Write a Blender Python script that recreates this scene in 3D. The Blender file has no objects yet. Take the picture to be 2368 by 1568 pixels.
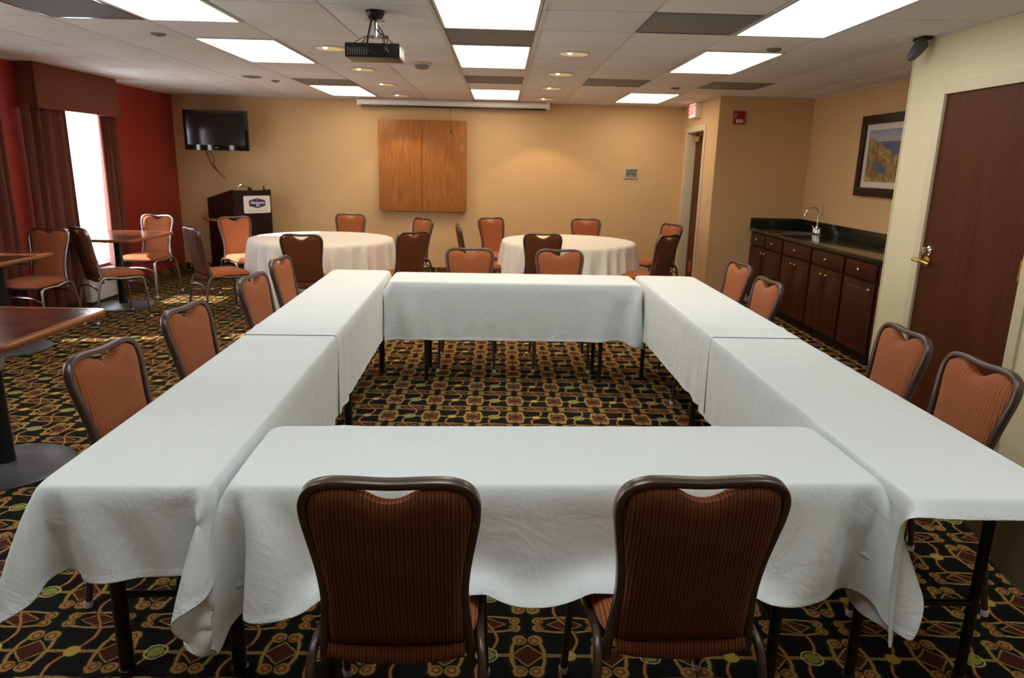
import bpy, bmesh, math, random
import numpy as np
from mathutils import Vector, Matrix, Euler
S = bpy.context.scene
PI = math.pi
# ------------------------------------------------------------------ camera
F_PX, PITCH, YAW, ROLL, CAM_Z = 1627.74, 0.242124, 0.01915, 0.023141, 1.56
cy_, sy_, cp_, sp_ = math.cos(YAW), math.sin(YAW), math.cos(PITCH), math.sin(PITCH)
fwd = Vector((sy_*cp_, cy_*cp_, -sp_)); rt = Vector((cy_, -sy_, 0)); up = rt.cross(fwd)
c_, s_ = math.cos(ROLL), math.sin(ROLL)
R = c_*rt + s_*up; U = -s_*rt + c_*up
cam_d = bpy.data.cameras.new('camera'); cam = bpy.data.objects.new('camera', cam_d)
S.collection.objects.link(cam); S.camera = cam
cam_d.sensor_width = 36; cam_d.lens = F_PX/2368*36; cam_d.clip_start = .02
m = Matrix((R, U, -fwd)).transposed().to_4x4(); m.translation = Vector((0, 0, CAM_Z)); cam.matrix_world = m
cam_d.dof.use_dof = True; cam_d.dof.focus_distance = 1.9; cam_d.dof.aperture_fstop = 6.5
# ------------------------------------------------------------------ exposure, world, sun, window light
S.view_settings.view_transform = 'Standard'; S.view_settings.look = 'None'
S.view_settings.gamma = 1; S.view_settings.exposure = 0.0; S.view_settings.use_curve_mapping = False
W = bpy.data.worlds.new('daylight'); S.world = W; W.use_nodes = True
bg = W.node_tree.nodes['Background']; bg.inputs[0].default_value = (.86, .93, 1, 1); bg.inputs[1].default_value = 9.0
sd = bpy.data.lights.new('sun', 'SUN'); sd.energy = 22; sd.angle = math.radians(.6); sd.color = (1, .95, .86)
sun = bpy.data.objects.new('sun', sd); S.collection.objects.link(sun)
sun.rotation_euler = Vector((1, .20, -.545)).to_track_quat('-Z', 'Y').to_euler()
PANEL_COOL, PANEL_WARM = 6.6, 7.2      # emission of the ceiling panels
CAN_W = 21.0                           # watts of each recessed can
CEIL = 2.389
# ------------------------------------------------------------------ material helpers
class N:
    """small wrapper to write shader maths as expressions"""
    def __init__(s, nt, sock): s.nt = nt; s.s = sock
    def _m(s, op, *o):
        n = s.nt.nodes.new('ShaderNodeMath'); n.operation = op
        for i, v in enumerate((s,)+o):
            if isinstance(v, N): s.nt.links.new(v.s, n.inputs[i])
            else: n.inputs[i].default_value = v
        return N(s.nt, n.outputs[0])
    def __add__(s, o): return s._m('ADD', o)
    def __sub__(s, o): return s._m('SUBTRACT', o)
    def __mul__(s, o): return s._m('MULTIPLY', o)
    def __truediv__(s, o): return s._m('DIVIDE', o)
    def rsub(s, k):
        n = s.nt.nodes.new('ShaderNodeMath'); n.operation = 'SUBTRACT'; n.inputs[0].default_value = k
        s.nt.links.new(s.s, n.inputs[1]); return N(s.nt, n.outputs[0])
    def abs(s): return s._m('ABSOLUTE')
    def round(s): return s._m('ROUND')
    def sin(s): return s._m('SINE')
    def max(s, o): return s._m('MAXIMUM', o)
    def min(s, o): return s._m('MINIMUM', o)
    def mod(s, k): return s._m('FLOORED_MODULO', k)
    def step(s, edge, w=.002):          # 1 where s < edge, soft
        n = s.nt.nodes.new('ShaderNodeMapRange'); n.clamp = True
        s.nt.links.new(s.s, n.inputs[0]); n.inputs[1].default_value = edge-w; n.inputs[2].default_value = edge+w
        n.inputs[3].default_value = 1; n.inputs[4].default_value = 0; return N(s.nt, n.outputs[0])
def hyp(a, b): return (a*a+b*b)._m('SQRT')
def newmat(name, col=(.8, .8, .8), rough=.5, metal=0., spec=.5):
    mt = bpy.data.materials.new(name); mt.use_nodes = True
    b = mt.node_tree.nodes['Principled BSDF']
    b.inputs['Base Color'].default_value = (*col, 1); b.inputs['Roughness'].default_value = rough
    b.inputs['Metallic'].default_value = metal; b.inputs['Specular IOR Level'].default_value = spec
    return mt, mt.node_tree, b
def coords(nt, kind='Object', scale=(1, 1, 1)):
    tc = nt.nodes.new('ShaderNodeTexCoord'); mp = nt.nodes.new('ShaderNodeMapping')
    nt.links.new(tc.outputs[kind], mp.inputs[0]); mp.inputs['Scale'].default_value = scale
    return mp.outputs[0]
def noise(nt, vec, scale, detail=3, rough=.5):
    n = nt.nodes.new('ShaderNodeTexNoise'); nt.links.new(vec, n.inputs['Vector'])
    n.inputs['Scale'].default_value = scale; n.inputs['Detail'].default_value = detail
    n.inputs['Roughness'].default_value = rough; return n
def ramp(nt, fac, stops):
    r = nt.nodes.new('ShaderNodeValToRGB'); nt.links.new(fac, r.inputs[0]); e = r.color_ramp.elements
    e[0].position, e[0].color = stops[0][0], (*stops[0][1], 1); e[1].position, e[1].color = stops[-1][0], (*stops[-1][1], 1)
    for p, c in stops[1:-1]: x = e.new(p); x.color = (*c, 1)
    return r.outputs[0]
def bump(nt, b, h, strength=.3, dist=.002, after=None):
    n = nt.nodes.new('ShaderNodeBump'); n.inputs['Strength'].default_value = strength
    n.inputs['Distance'].default_value = dist; nt.links.new(h, n.inputs['Height'])
    if after: nt.links.new(after.outputs[0], n.inputs['Normal'])
    nt.links.new(n.outputs[0], b.inputs['Normal']); return n
def mix(nt, fac, a, b):
    n = nt.nodes.new('ShaderNodeMix'); n.data_type = 'RGBA'
    for sock, v in ((n.inputs[0], fac), (n.inputs[6], a), (n.inputs[7], b)):
        if isinstance(v, N): nt.links.new(v.s, sock)
        elif isinstance(v, bpy.types.NodeSocket): nt.links.new(v, sock)
        elif isinstance(v, tuple): sock.default_value = (*v, 1)
        else: sock.default_value = v
    return n.outputs[2]
M = {}
def plain(name, col, rough=.5, metal=0., spec=.5, nz=.0, nscale=40, bstr=0, bscale=200):
    """a flat colour with a little mottling and grain"""
    mt, nt, b = newmat(name, col, rough, metal, spec)
    v = coords(nt)
    if nz:
        n = noise(nt, v, nscale); lo = tuple(max(0, c*(1-nz)) for c in col); hi = tuple(min(1, c*(1+nz)) for c in col)
        nt.links.new(ramp(nt, n.outputs[0], [(.3, lo), (.7, hi)]), b.inputs['Base Color'])
    if bstr: bump(nt, b, noise(nt, v, bscale, 2).outputs[0], bstr)
    M[name] = mt; return mt
plain('bronze_metal', (.135, .100, .088), .34, .8, nz=.15, nscale=8)
plain('bronze_metal_lit', (.42, .40, .42), .22, .95, nz=.08, nscale=8)  # frame metal of the window chairs, window reflection put into its colour
plain('chrome', (.75, .75, .76), .12, 1.)
plain('brass', (.62, .45, .16), .25, 1., nz=.1)
plain('black_metal', (.012, .012, .013), .42, .3, nz=.2)
plain('base_metal', (.10, .10, .115), .42, .4, nz=.25, nscale=6, bstr=.1)
plain('black_plastic', (.012, .012, .013), .35, nz=.15)
plain('glossy_black', (.006, .007, .008), .06, spec=.7, nz=.05)
plain('screen_glass', (.022, .020, .016), .10, spec=.6, nz=.05)
plain('clear_plastic', (.55, .55, .58), .2, 0, nz=.05)
plain('white_plastic', (.78, .76, .70), .4, nz=.03)
plain('beige_plastic', (.60, .52, .36), .45, nz=.04)
plain('beige_metal', (.55, .53, .40), .4, .1, nz=.06)
plain('grey_grille', (.22, .20, .17), .5, .3, nz=.15)
plain('cream_paint', (.66, .56, .38), .45, nz=.03, nscale=20, bstr=.03)
plain('tee_paint', (.62, .60, .56), .4, nz=.02)
plain('vent_grey', (.21, .20, .19), .6, nz=.08, nscale=15)
plain('diffuser_trim', (.60, .60, .58), .4, nz=.02)
plain('red_plastic', (.30, .012, .014), .35, nz=.1)
plain('heater_white', (.75, .76, .80), .4, nz=.02)
plain('cord_black', (.015, .012, .01), .5, nz=.1)
plain('sign_white', (.86, .84, .82), .4, nz=.02)
plain('sign_navy', (.028, .020, .16), .45, nz=.06)
plain('sign_red', (.45, .04, .07), .45, nz=.06)
plain('sign_grey_ink', (.40, .36, .34), .6, nz=.05)
plain('screen_case', (.92, .90, .86), .35, nz=.02)
plain('mat_board', (.80, .73, .68), .8, nz=.02)
plain('sink_steel', (.5, .5, .5), .3, 1.)
def wood(name, a, b_, scale, rough=.35, coat=.0, stretch=(12, 12, 1), dist=2.5, spec=.22):
    mt, nt, b = newmat(name, a, rough, 0, spec)
    v = coords(nt, 'Object', stretch); n = noise(nt, v, scale, 6, .62); n.inputs['Distortion'].default_value = dist
    nt.links.new(ramp(nt, n.outputs[0], [(.28, a), (.5, tuple((x+y)/2 for x, y in zip(a, b_))), (.72, b_)]), b.inputs['Base Color'])
    bump(nt, b, n.outputs[0], .06); b.inputs['Coat Weight'].default_value = coat; b.inputs['Coat Roughness'].default_value = .15
    M[name] = mt; return mt
wood('oak', (.26, .088, .018), (.46, .185, .048), 1.6, .42, .15, (9, 9, .8), 3.0)
wood('mahogany_door', (.060, .012, .0025), (.098, .023, .005), 1.2, .5, .0, (7, 7, .6), 1.5)
wood('cabinet_cherry', (.032, .007, .004), (.064, .015, .006), 2.0, .4, .05, (8, 8, 1), 1.5)
wood('cabinet_dark', (.012, .005, .004), (.022, .009, .006), 3, .5)
wood('lectern_wood', (.014, .006, .006), (.028, .012, .010), 1.5, .36, .1)
wood('frame_wood', (.018, .008, .005), (.035, .016, .010), 2, .35)
wood('table_board', (.22, .12, .06), (.30, .17, .09), 2, .6, 0, (1, 9, 9))
wood('edge_wood', (.26, .085, .028), (.36, .13, .045), 3, .25, .4, (9, 1, 9))
# mottled laminate with glossy scuffs
mt, nt, b = newmat('laminate', (.2, .08, .04), .12, 0, .6); v = coords(nt)
n1 = noise(nt, v, 7, 6, .65); n1.inputs['Distortion'].default_value = 1.2
nt.links.new(ramp(nt, n1.outputs[0], [(.32, (.022, .009, .006)), (.5, (.085, .024, .012)), (.7, (.15, .05, .02))]), b.inputs['Base Color'])
n2 = noise(nt, v, 5, 4, .6); n2.inputs['Distortion'].default_value = 2.5; bump(nt, b, n2.outputs[0], .5, .004); b.inputs['Roughness'].default_value = .2; M['laminate'] = mt
# granite
mt, nt, b = newmat('granite', (.02, .03, .02), .13, 0, .6); v = coords(nt); n1 = noise(nt, v, 160, 3, .7)
nt.links.new(ramp(nt, n1.outputs[0], [(.35, (.004, .006, .004)), (.6, (.018, .024, .015)), (.75, (.06, .055, .03))]), b.inputs['Base Color']); M['granite'] = mt
# corduroy
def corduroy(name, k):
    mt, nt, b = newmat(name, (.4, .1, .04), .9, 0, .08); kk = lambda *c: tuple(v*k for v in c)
    tc = nt.nodes.new('ShaderNodeTexCoord'); sx = nt.nodes.new('ShaderNodeSeparateXYZ'); nt.links.new(tc.outputs['Object'], sx.inputs[0])
    x = N(nt, sx.outputs[0]); nz = noise(nt, tc.outputs['Object'], 12, 2)
    ph = x*(2*PI/.0086)+N(nt, nz.outputs[0])*1.2; w = ph.sin()*.5+.5
    ph2 = x*(2*PI/.0172); w2 = ph2.sin()*.5+.5
    n3 = noise(nt, coords(nt, 'Object', (1, 1, .15)), 700, 2)
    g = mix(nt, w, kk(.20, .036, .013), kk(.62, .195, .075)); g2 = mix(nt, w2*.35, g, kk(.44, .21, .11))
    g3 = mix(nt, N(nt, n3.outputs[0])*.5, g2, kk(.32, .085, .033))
    nt.links.new(g3, b.inputs['Base Color']); b.inputs['Sheen Weight'].default_value = .25*k; b.inputs['Sheen Roughness'].default_value = .45
    b.inputs['Sheen Tint'].default_value = (1, .6, .42, 1)
    bump(nt, b, w.s, .9, .0022); M[name] = mt
corduroy('corduroy', 1.); corduroy('corduroy_shaded', .33)  # second copy: same fabric with the shade of the rear darkened in
# white table linen
def linen(name, col):
    mt, nt, b = newmat(name, col, .82, 0, .2); v = coords(nt, 'Object')
    n1 = noise(nt, v, 5, 5, .6); n1.inputs['Distortion'].default_value = .8
    n2 = noise(nt, coords(nt, 'Object', (1, 1, .6)), 22, 4, .6); n2.inputs['Distortion'].default_value = 1.5
    n3 = noise(nt, v, 900, 1)
    nt.links.new(ramp(nt, n1.outputs[0], [(.3, tuple(c*.97 for c in col)), (.7, col)]), b.inputs['Base Color'])
    h = N(nt, n1.outputs[0])*1.0+N(nt, n2.outputs[0])*.14+N(nt, n3.outputs[0])*.012
    bump(nt, b, h.s, .6, .018)
    at = nt.nodes.new('ShaderNodeAttribute'); at.attribute_name = 'hem'
    nb = [x for x in nt.nodes if x.type == 'BUMP'][0]
    s1 = nt.nodes.new('ShaderNodeTexCoord'); nh = noise(nt, v, 140, 1)
    hh = N(nt, at.outputs['Fac'])*(N(nt, nh.outputs[0])*1.3+.4); bump(nt, b, hh.s, .6, .006, nb)
    b.inputs['Sheen Weight'].default_value = .1; M[name] = mt
linen('linen', (.785, .815, .815)); linen('linen_round', (.80, .77, .72))
# wall coverings
def wallpaper(name, a, b_, sc=1.0, streak=(1, 1, 60)):
    mt, nt, b = newmat(name, a, .62, 0, .3); n1 = noise(nt, coords(nt, 'Object', streak), 5*sc, 4, .7)
    n2 = noise(nt, coords(nt, 'Object', (60, 60, 1)), 6, 2, .6)
    f = N(nt, n1.outputs[0])*.75+N(nt, n2.outputs[0])*.25
    nt.links.new(ramp(nt, f.s, [(.36, a), (.62, b_)]), b.inputs['Base Color']); bump(nt, b, f.s, .15, .001); M[name] = mt
wallpaper('wallpaper_tan', (.64, .415, .205), (.70, .465, .245)); wallpaper('wallpaper_green', (.70, .60, .39), (.77, .67, .45))
plain('red_paint', (.34, .030, .020), .42, nz=.05, nscale=3, bstr=.04, bscale=120)
def drape(name, a, b_):
    mt, nt, b = newmat(name, a, .8, 0, .2); n1 = noise(nt, coords(nt, 'Object', (1, 1, .4)), 90, 3, .6)
    nt.links.new(ramp(nt, n1.outputs[0], [(.3, a), (.7, b_)]), b.inputs['Base Color']); bump(nt, b, n1.outputs[0], .3, .001)
    b.inputs['Sheen Weight'].default_value = .03; M[name] = mt
drape('curtain_cloth', (.13, .038, .028), (.19, .060, .042)); drape('valance_cloth', (.17, .05, .030), (.23, .075, .045))
# acoustic ceiling tile
mt, nt, b = newmat('ceiling_tile', (.6, .57, .54), .9, 0, .1); v = coords(nt); n1 = noise(nt, v, 260, 3, .7); n2 = noise(nt, v, 2, 3)
f = N(nt, n1.outputs[0])*.6+N(nt, n2.outputs[0])*.4
nt.links.new(ramp(nt, f.s, [(.35, (.76, .72, .69)), (.6, (.86, .82, .785))]), b.inputs['Base Color']); bump(nt, b, n1.outputs[0], .5, .002); M['ceiling_tile'] = mt
def emit(name, col, strength, base=(.9, .9, .9)):
    mt, nt, b = newmat(name, base, .5); b.inputs['Emission Color'].default_value = (*col, 1); b.inputs['Emission Strength'].default_value = strength
    n = noise(nt, coords(nt), 3, 1); r = ramp(nt, n.outputs[0], [(.2, tuple(c*.97 for c in col)), (.8, col)]); nt.links.new(r, b.inputs['Emission Color'])
    M[name] = mt
emit('panel_cool', (.93, 1, 1), PANEL_COOL); emit('panel_warm', (1, .86, .66), PANEL_WARM)
emit('lamp_glow', (1, .78, .5), 4); emit('can_glow', (1, .72, .36), .34, (.62, .45, .16)); emit('exit_red', (1, .10, .07), 1.6, (.5, .03, .03)); emit('exit_face', (1, .88, .82), .45)
mt, nt, b = newmat('window_glass', (1, 1, 1), 0, 0, .5)
tr = nt.nodes.new('ShaderNodeBsdfTransparent'); gl = nt.nodes.new('ShaderNodeBsdfGlossy'); gl.inputs['Roughness'].default_value = .02
mx = nt.nodes.new('ShaderNodeMixShader'); mx.inputs[0].default_value = .06
nt.links.new(tr.outputs[0], mx.inputs[1]); nt.links.new(gl.outputs[0], mx.inputs[2])
nt.links.new(mx.outputs[0], [n for n in nt.nodes if n.type == 'OUTPUT_MATERIAL'][0].inputs[0]); M['window_glass'] = mt
mt, nt, b = newmat('sheer_cloth', (.92, .92, .90), .9, 0, .1)
tl = nt.nodes.new('ShaderNodeBsdfTranslucent'); tl.inputs[0].default_value = (.95, .95, .93, 1); mx = nt.nodes.new('ShaderNodeMixShader'); mx.inputs[0].default_value = .7
nt.links.new(b.outputs[0], mx.inputs[1]); nt.links.new(tl.outputs[0], mx.inputs[2])
bump(nt, b, noise(nt, coords(nt), 700, 1).outputs[0], .1, .001)
nt.links.new(mx.outputs[0], [n for n in nt.nodes if n.type == 'OUTPUT_MATERIAL'][0].inputs[0]); M['sheer_cloth'] = mt
mt, nt, b = newmat('picture_glass', (1, 1, 1), 0)
mx = nt.nodes.new('ShaderNodeMixShader'); mx.inputs[0].default_value = .05; tr = nt.nodes.new('ShaderNodeBsdfTransparent'); gl = nt.nodes.new('ShaderNodeBsdfGlossy'); gl.inputs['Roughness'].default_value = .05
nt.links.new(tr.outputs[0], mx.inputs[1]); nt.links.new(gl.outputs[0], mx.inputs[2])
nt.links.new(mx.outputs[0], [n for n in nt.nodes if n.type == 'OUTPUT_MATERIAL'][0].inputs[0]); M['picture_glass'] = mt
# patterned carpet, laid out in a cell of .2688 x .3205 m
def carpet():
    mt, nt, b = newmat('carpet', (.02, .02, .02), .95, 0, .1)
    tc = nt.nodes.new('ShaderNodeTexCoord'); wn = noise(nt, tc.outputs['Object'], 22, 2)
    wn2 = noise(nt, tc.outputs['Object'], 160, 1)
    sp = nt.nodes.new('ShaderNodeSeparateXYZ'); nt.links.new(tc.outputs['Object'], sp.inputs[0])
    sc = nt.nodes.new('ShaderNodeSeparateXYZ'); nt.links.new(wn.outputs['Color'], sc.inputs[0])
    sd_ = nt.nodes.new('ShaderNodeSeparateXYZ'); nt.links.new(wn2.outputs['Color'], sd_.inputs[0])
    X = N(nt, sp.outputs[0])+.0206+(N(nt, sc.outputs[0])-.5)*.010+(N(nt, sd_.outputs[0])-.5)*.006
    Y = N(nt, sp.outputs[1])-4.2345+N(nt, sp.outputs[2])+(N(nt, sc.outputs[1])-.5)*.010+(N(nt, sd_.outputs[1])-.5)*.006
    PX, PY = .2688, .3205
    xi = (X/PX).round(); x = X-xi*PX; y = Y-(Y/PY).round()*PY
    ax, ay = x.abs(), y.abs(); odd = (xi*.5).mod(1.)*2          # 0 green ring, 1 yellow dot
    dx = ax.rsub(PX/2); dy = ay.rsub(PY/2)
    r = hyp(x, y); rm = hyp(dx*1.12, ay*.92)
    gold, red = [], []
    # strand along the row
    gold.append((ay-(ax*26).sin()*.004).abs().step(.0032)*ax.step(.080))
    # medallion: paired scrolls, petals and inner diamond
    sA = hyp(dx-.027, ay-.076); gold.append(sA.step(.0245)); red.append((hyp(dx-.024, ay-.073)-.0125).abs().step(.0030))
    pt = (dx-.054+(ay-.004)*(ay-.004)*3.2).abs(); gold.append(pt.step(.0060)*ay.step(.066))
    gold.append(((dx+ay-.052)*.7).abs().step(.0026)*ay.step(.056))
    # almond: scrolls at both ends, outer curve, inner diamond
    sB = hyp(ax-.094, dy-.020); gold.append(sB.step(.0195)); red.append((hyp(ax-.091, dy-.020)-.0105).abs().step(.0026))
    gold.append((dy-(ax*12.)._m('COSINE')*.022-.020).abs().step(.0048)*ax.step(.092))
    gold.append(((ax*.52+dy-.033)*.9).abs().step(.0022)*ax.step(.062))
    # winding stem through the almond
    st = (x-(y*(2*PI/PY)).sin()*.034).abs(); gold.append(st.step(.0048)); red.append((st-.0062).abs().step(.0016))
    # ring round the green dot
    ring = (r-.0335).abs().step(.0026)*odd.rsub(1.)
    g = gold[0]
    for k in gold[1:]: g = g.max(k)
    rd = red[0]
    for k in red[1:]: rd = rd.max(k)
    dot = r.step(.0245)
    maroon = (dx+ay).step(.050).max((ax*.52+dy).step(.032))
    halo = sA.step(.030, .010).max(sB.step(.025, .010)).max((pt-.004).step(.008, .008)*ay.step(.066)).max(r.step(.034, .010))
    n3 = noise(nt, tc.outputs['Object'], 420, 2); fleck = N(nt, n3.outputs[0])
    n4 = noise(nt, tc.outputs['Object'], 30, 2); var = N(nt, n4.outputs[0])
    base = mix(nt, fleck*.6, (.006, .007, .007), (.022, .020, .018))
    base = mix(nt, halo*.5, base, (.040, .042, .009))
    base = mix(nt, maroon, base, mix(nt, fleck, (.050, .012, .008), (.10, .032, .022)))
    gcol = mix(nt, var, (.36, .225, .050), (.36, .155, .050)); gcol = mix(nt, fleck*.5, gcol, (.46, .33, .12))
    base = mix(nt, g, base, gcol); base = mix(nt, rd*.9, base, (.16, .016, .010))
    base = mix(nt, ring, base, (.55, .50, .22)); base = mix(nt, dot, base, mix(nt, odd, (.27, .27, .055), (.52, .36, .08)))
    nt.links.new(base, b.inputs['Base Color']); b.inputs['Specular IOR Level'].default_value = .04
    bump(nt, b, (fleck+g*.4).s, .6, .004); M['carpet'] = mt
carpet()
# seascape print: sky, sea line, rocks
def seascape():
    mt, nt, b = newmat('seascape_print', (.4, .4, .4), .6)
    tc = nt.nodes.new('ShaderNodeTexCoord'); sp = nt.nodes.new('ShaderNodeSeparateXYZ'); nt.links.new(tc.outputs['Object'], sp.inputs[0])
    y, z = N(nt, sp.outputs[1]), N(nt, sp.outputs[2])                     # z 1.44..2.00, y falling to the right
    n1 = noise(nt, tc.outputs['Object'], 9, 5, .6); n2 = noise(nt, tc.outputs['Object'], 26, 4, .65); a, c = N(nt, n1.outputs[0]), N(nt, n2.outputs[0])
    sky = mix(nt, (z-1.86)*7, (.50, .48, .52), (.20, .36, .55))
    sea = mix(nt, c, (.04, .07, .18), (.13, .19, .33))
    rock = ramp(nt, (a*.5+c*.5).s, [(.36, (.05, .03, .015)), (.47, (.26, .15, .05)), (.56, (.45, .33, .10)), (.66, (.55, .40, .24))])
    col = mix(nt, z.step(1.855, .003), sky, sea)
    shore = z-(y-6.7)*.35-(a-.5)*.25
    col = mix(nt, shore.step(1.76, .01), col, rock)
    pool = hyp((y-6.86)*.8, (z-1.615-(y-6.86)*.3)*2.2)+(c-.5)*.05
    col = mix(nt, pool.step(.11, .008), col, sea)
    nt.links.new(col, b.inputs['Base Color']); M['seascape_print'] = mt
seascape()
# ------------------------------------------------------------------ mesh helpers
class MB:
    def __init__(s): s.v = []; s.f = []
    def add(s, vs, fs, mtx=None):
        o = len(s.v)
        for p in vs: s.v.append(tuple(mtx @ Vector(p)) if mtx else tuple(p))
        for f in fs: s.f.append([i+o for i in f])
        return s
    def box(s, x0, x1, y0, y1, z0, z1, bev=0, mtx=None):
        if bev <= 0:
            vs = [(x, y, z) for z in (z0, z1) for y in (y0, y1) for x in (x0, x1)]
            return s.add(vs, [(0, 2, 3, 1), (4, 5, 7, 6), (0, 1, 5, 4), (2, 6, 7, 3), (0, 4, 6, 2), (1, 3, 7, 5)], mtx)
        bm = bmesh.new(); bmesh.ops.create_cube(bm, size=1)
        for w in bm.verts: w.co = Vector(((x0+x1)/2+w.co.x*(x1-x0), (y0+y1)/2+w.co.y*(y1-y0), (z0+z1)/2+w.co.z*(z1-z0)))
        bmesh.ops.bevel(bm, geom=bm.edges[:]+bm.verts[:], offset=bev, segments=2, affect='EDGES', profile=.7)
        bm.verts.index_update(); s.add([w.co for w in bm.verts], [[w.index for w in f.verts] for f in bm.faces], mtx); bm.free(); return s
    def sweep(s, path, sec, closed=False, upv=(0, 0, 1), caps=True):
        """sec: closed 2-D section (side, up) carried along path"""
        P = [Vector(p) for p in path]; n = len(P); k = len(sec); vs = []; upv = Vector(upv)
        for i in range(n):
            a = P[i-1] if (i or closed) else P[0]; c = P[(i+1) % n] if (i < n-1 or closed) else P[-1]
            t = (c-a).normalized(); sd = t.cross(upv)
            if sd.length < 1e-4: sd = t.cross(Vector((0, 1, .01)))
            sd.normalize(); u = sd.cross(t)
            for q in sec: vs.append(P[i]+sd*q[0]+u*q[1])
        fs = []
        for i in range(n if closed else n-1):
            for j in range(k):
                a, b_ = i*k+j, i*k+(j+1) % k; c, d = ((i+1) % n)*k+(j+1) % k, ((i+1) % n)*k+j
                fs.append((a, b_, c, d))
        if caps and not closed: fs.append(tuple(range(k))[::-1]); fs.append(tuple((n-1)*k+j for j in range(k)))
        return s.add(vs, fs)
    def tube(s, path, r, seg=10, closed=False, upv=(0, 0, 1)):
        return s.sweep(path, [(r*math.cos(2*PI*i/seg), r*math.sin(2*PI*i/seg)) for i in range(seg)], closed, upv)
    def lathe(s, prof, seg=32, mtx=None):
        """prof: (radius, z) list, closed on the axis where radius is 0"""
        vs = []; fs = []; rings = []
        for r, z in prof:
            if r < 1e-6: rings.append([len(vs)]); vs.append((0, 0, z))
            else: rings.append(list(range(len(vs), len(vs)+seg))); vs += [(r*math.cos(2*PI*i/seg), r*math.sin(2*PI*i/seg), z) for i in range(seg)]
        for a, b_ in zip(rings, rings[1:]):
            for i in range(seg):
                j = (i+1) % seg
                if len(a) == 1 and len(b_) == 1: continue
                if len(a) == 1: fs.append((a[0], b_[i], b_[j]))
                elif len(b_) == 1: fs.append((a[i], b_[0], a[j]))
                else: fs.append((a[i], b_[i], b_[j], a[j]))
        return s.add(vs, fs, mtx)
    def prism(s, poly, d0, d1, axis='z', mtx=None):
        k = len(poly); mk = {'z': lambda p, d: (p[0], p[1], d), 'y': lambda p, d: (p[0], d, p[1]), 'x': lambda p, d: (d, p[0], p[1])}[axis]
        return s.add([mk(p, d0) for p in poly]+[mk(p, d1) for p in poly],
                     [tuple(range(k))[::-1], tuple(range(k, 2*k))]+[(i, (i+1) % k, k+(i+1) % k, k+i) for i in range(k)], mtx)
    def build(s, name, mat, parent=None, smooth=True, sub=0, angle=.7, loc=None, rz=0):
        me = bpy.data.meshes.new(name); me.from_pydata(s.v, [], s.f); me.validate(); me.update()
        bm = bmesh.new(); bm.from_mesh(me); bmesh.ops.recalc_face_normals(bm, faces=bm.faces); bm.to_mesh(me); bm.free()
        o = bpy.data.objects.new(name, me); S.collection.objects.link(o)
        me.materials.append(M[mat] if isinstance(mat, str) else mat)
        if smooth:
            for p in me.polygons: p.use_smooth = True
            if not sub: me.set_sharp_from_angle(angle=angle)
        if sub: md = o.modifiers.new('subdivision', 'SUBSURF'); md.levels = md.render_levels = sub
        if parent: o.parent = parent
        if loc: o.location = loc
        o.rotation_euler.z = rz
        return o
def B(*a, **k): return MB().box(*a, **k)
def thing(name, label, cat, loc=(0, 0, 0), rz=0, group=None):
    o = bpy.data.objects.new(name, None); S.collection.objects.link(o); o.empty_display_size = .1
    o.location = loc; o.rotation_euler.z = rz; o['label'] = label; o['category'] = cat
    if group: o['group'] = group
    return o
def tag(o, label, cat, group=None):
    o['label'] = label; o['category'] = cat
    if group: o['group'] = group
    return o
def struct(o, label=None):
    o['kind'] = 'structure'
    if label: o['label'] = label
    return o
def dup(root, loc, rz, label, group=None):
    r = root.copy(); S.collection.objects.link(r); r.location = loc; r.rotation_euler.z = rz; r['label'] = label
    if group: r['group'] = group
    for ch in list(root.children):
        c = ch.copy(); S.collection.objects.link(c); c.parent = r
        for g in ch.children: d = g.copy(); S.collection.objects.link(d); d.parent = c
    return r
def catmull(pts, n=6, closed=False):
    P = [Vector(p) for p in pts]; out = []; L = len(P); rng = L if closed else L-1
    for i in range(rng):
        p0 = P[(i-1) % L] if closed or i else P[0]; p1 = P[i]; p2 = P[(i+1) % L]; p3 = P[(i+2) % L] if closed or i < L-2 else P[-1]
        for k in range(n):
            t = k/n; out.append(.5*((2*p1)+(-p0+p2)*t+(2*p0-5*p1+4*p2-p3)*t*t+(-p0+3*p1-3*p2+p3)*t**3))
    if not closed: out.append(P[-1])
    return out
def text_mesh(name, body, size, depth, mat, parent, mtx, shear=0, bold=0, space=1.0, xs=1.0):
    cu = bpy.data.curves.new(name, 'FONT'); cu.body = body; cu.size = size; cu.extrude = depth; cu.align_x = 'CENTER'; cu.align_y = 'CENTER'
    cu.shear = shear; cu.offset = bold; cu.space_character = space; cu.resolution_u = 4
    t = bpy.data.objects.new(name+'_curve', cu); S.collection.objects.link(t)
    dg = bpy.context.evaluated_depsgraph_get(); me = bpy.data.meshes.new_from_object(t.evaluated_get(dg))
    bpy.data.objects.remove(t, do_unlink=True); bpy.data.curves.remove(cu)
    o = bpy.data.objects.new(name, me); S.collection.objects.link(o); me.materials.clear(); me.materials.append(M[mat])
    me.transform(mtx @ Matrix.Diagonal((xs, 1, 1, 1))); o.parent = parent; return o
# ------------------------------------------------------------------ room shell
XL, XR, XP, YF, YB, YA, YP = -4.50, 3.60, 2.66, 10.10, -2.6, 8.50, 4.83
struct(B(XL-.3, XR+.3, YB-.3, YF+.3, -.1, 0).build('floor', 'carpet', smooth=False))
struct(B(XL-.3, 2.62, YF, YF+.2, 0, 2.6).build('wall_far', 'wallpaper_tan', smooth=False))
struct(B(XL-.3, XR+.3, YB-.2, YB, 0, 2.6).build('wall_near', 'wallpaper_tan', smooth=False))
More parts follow.
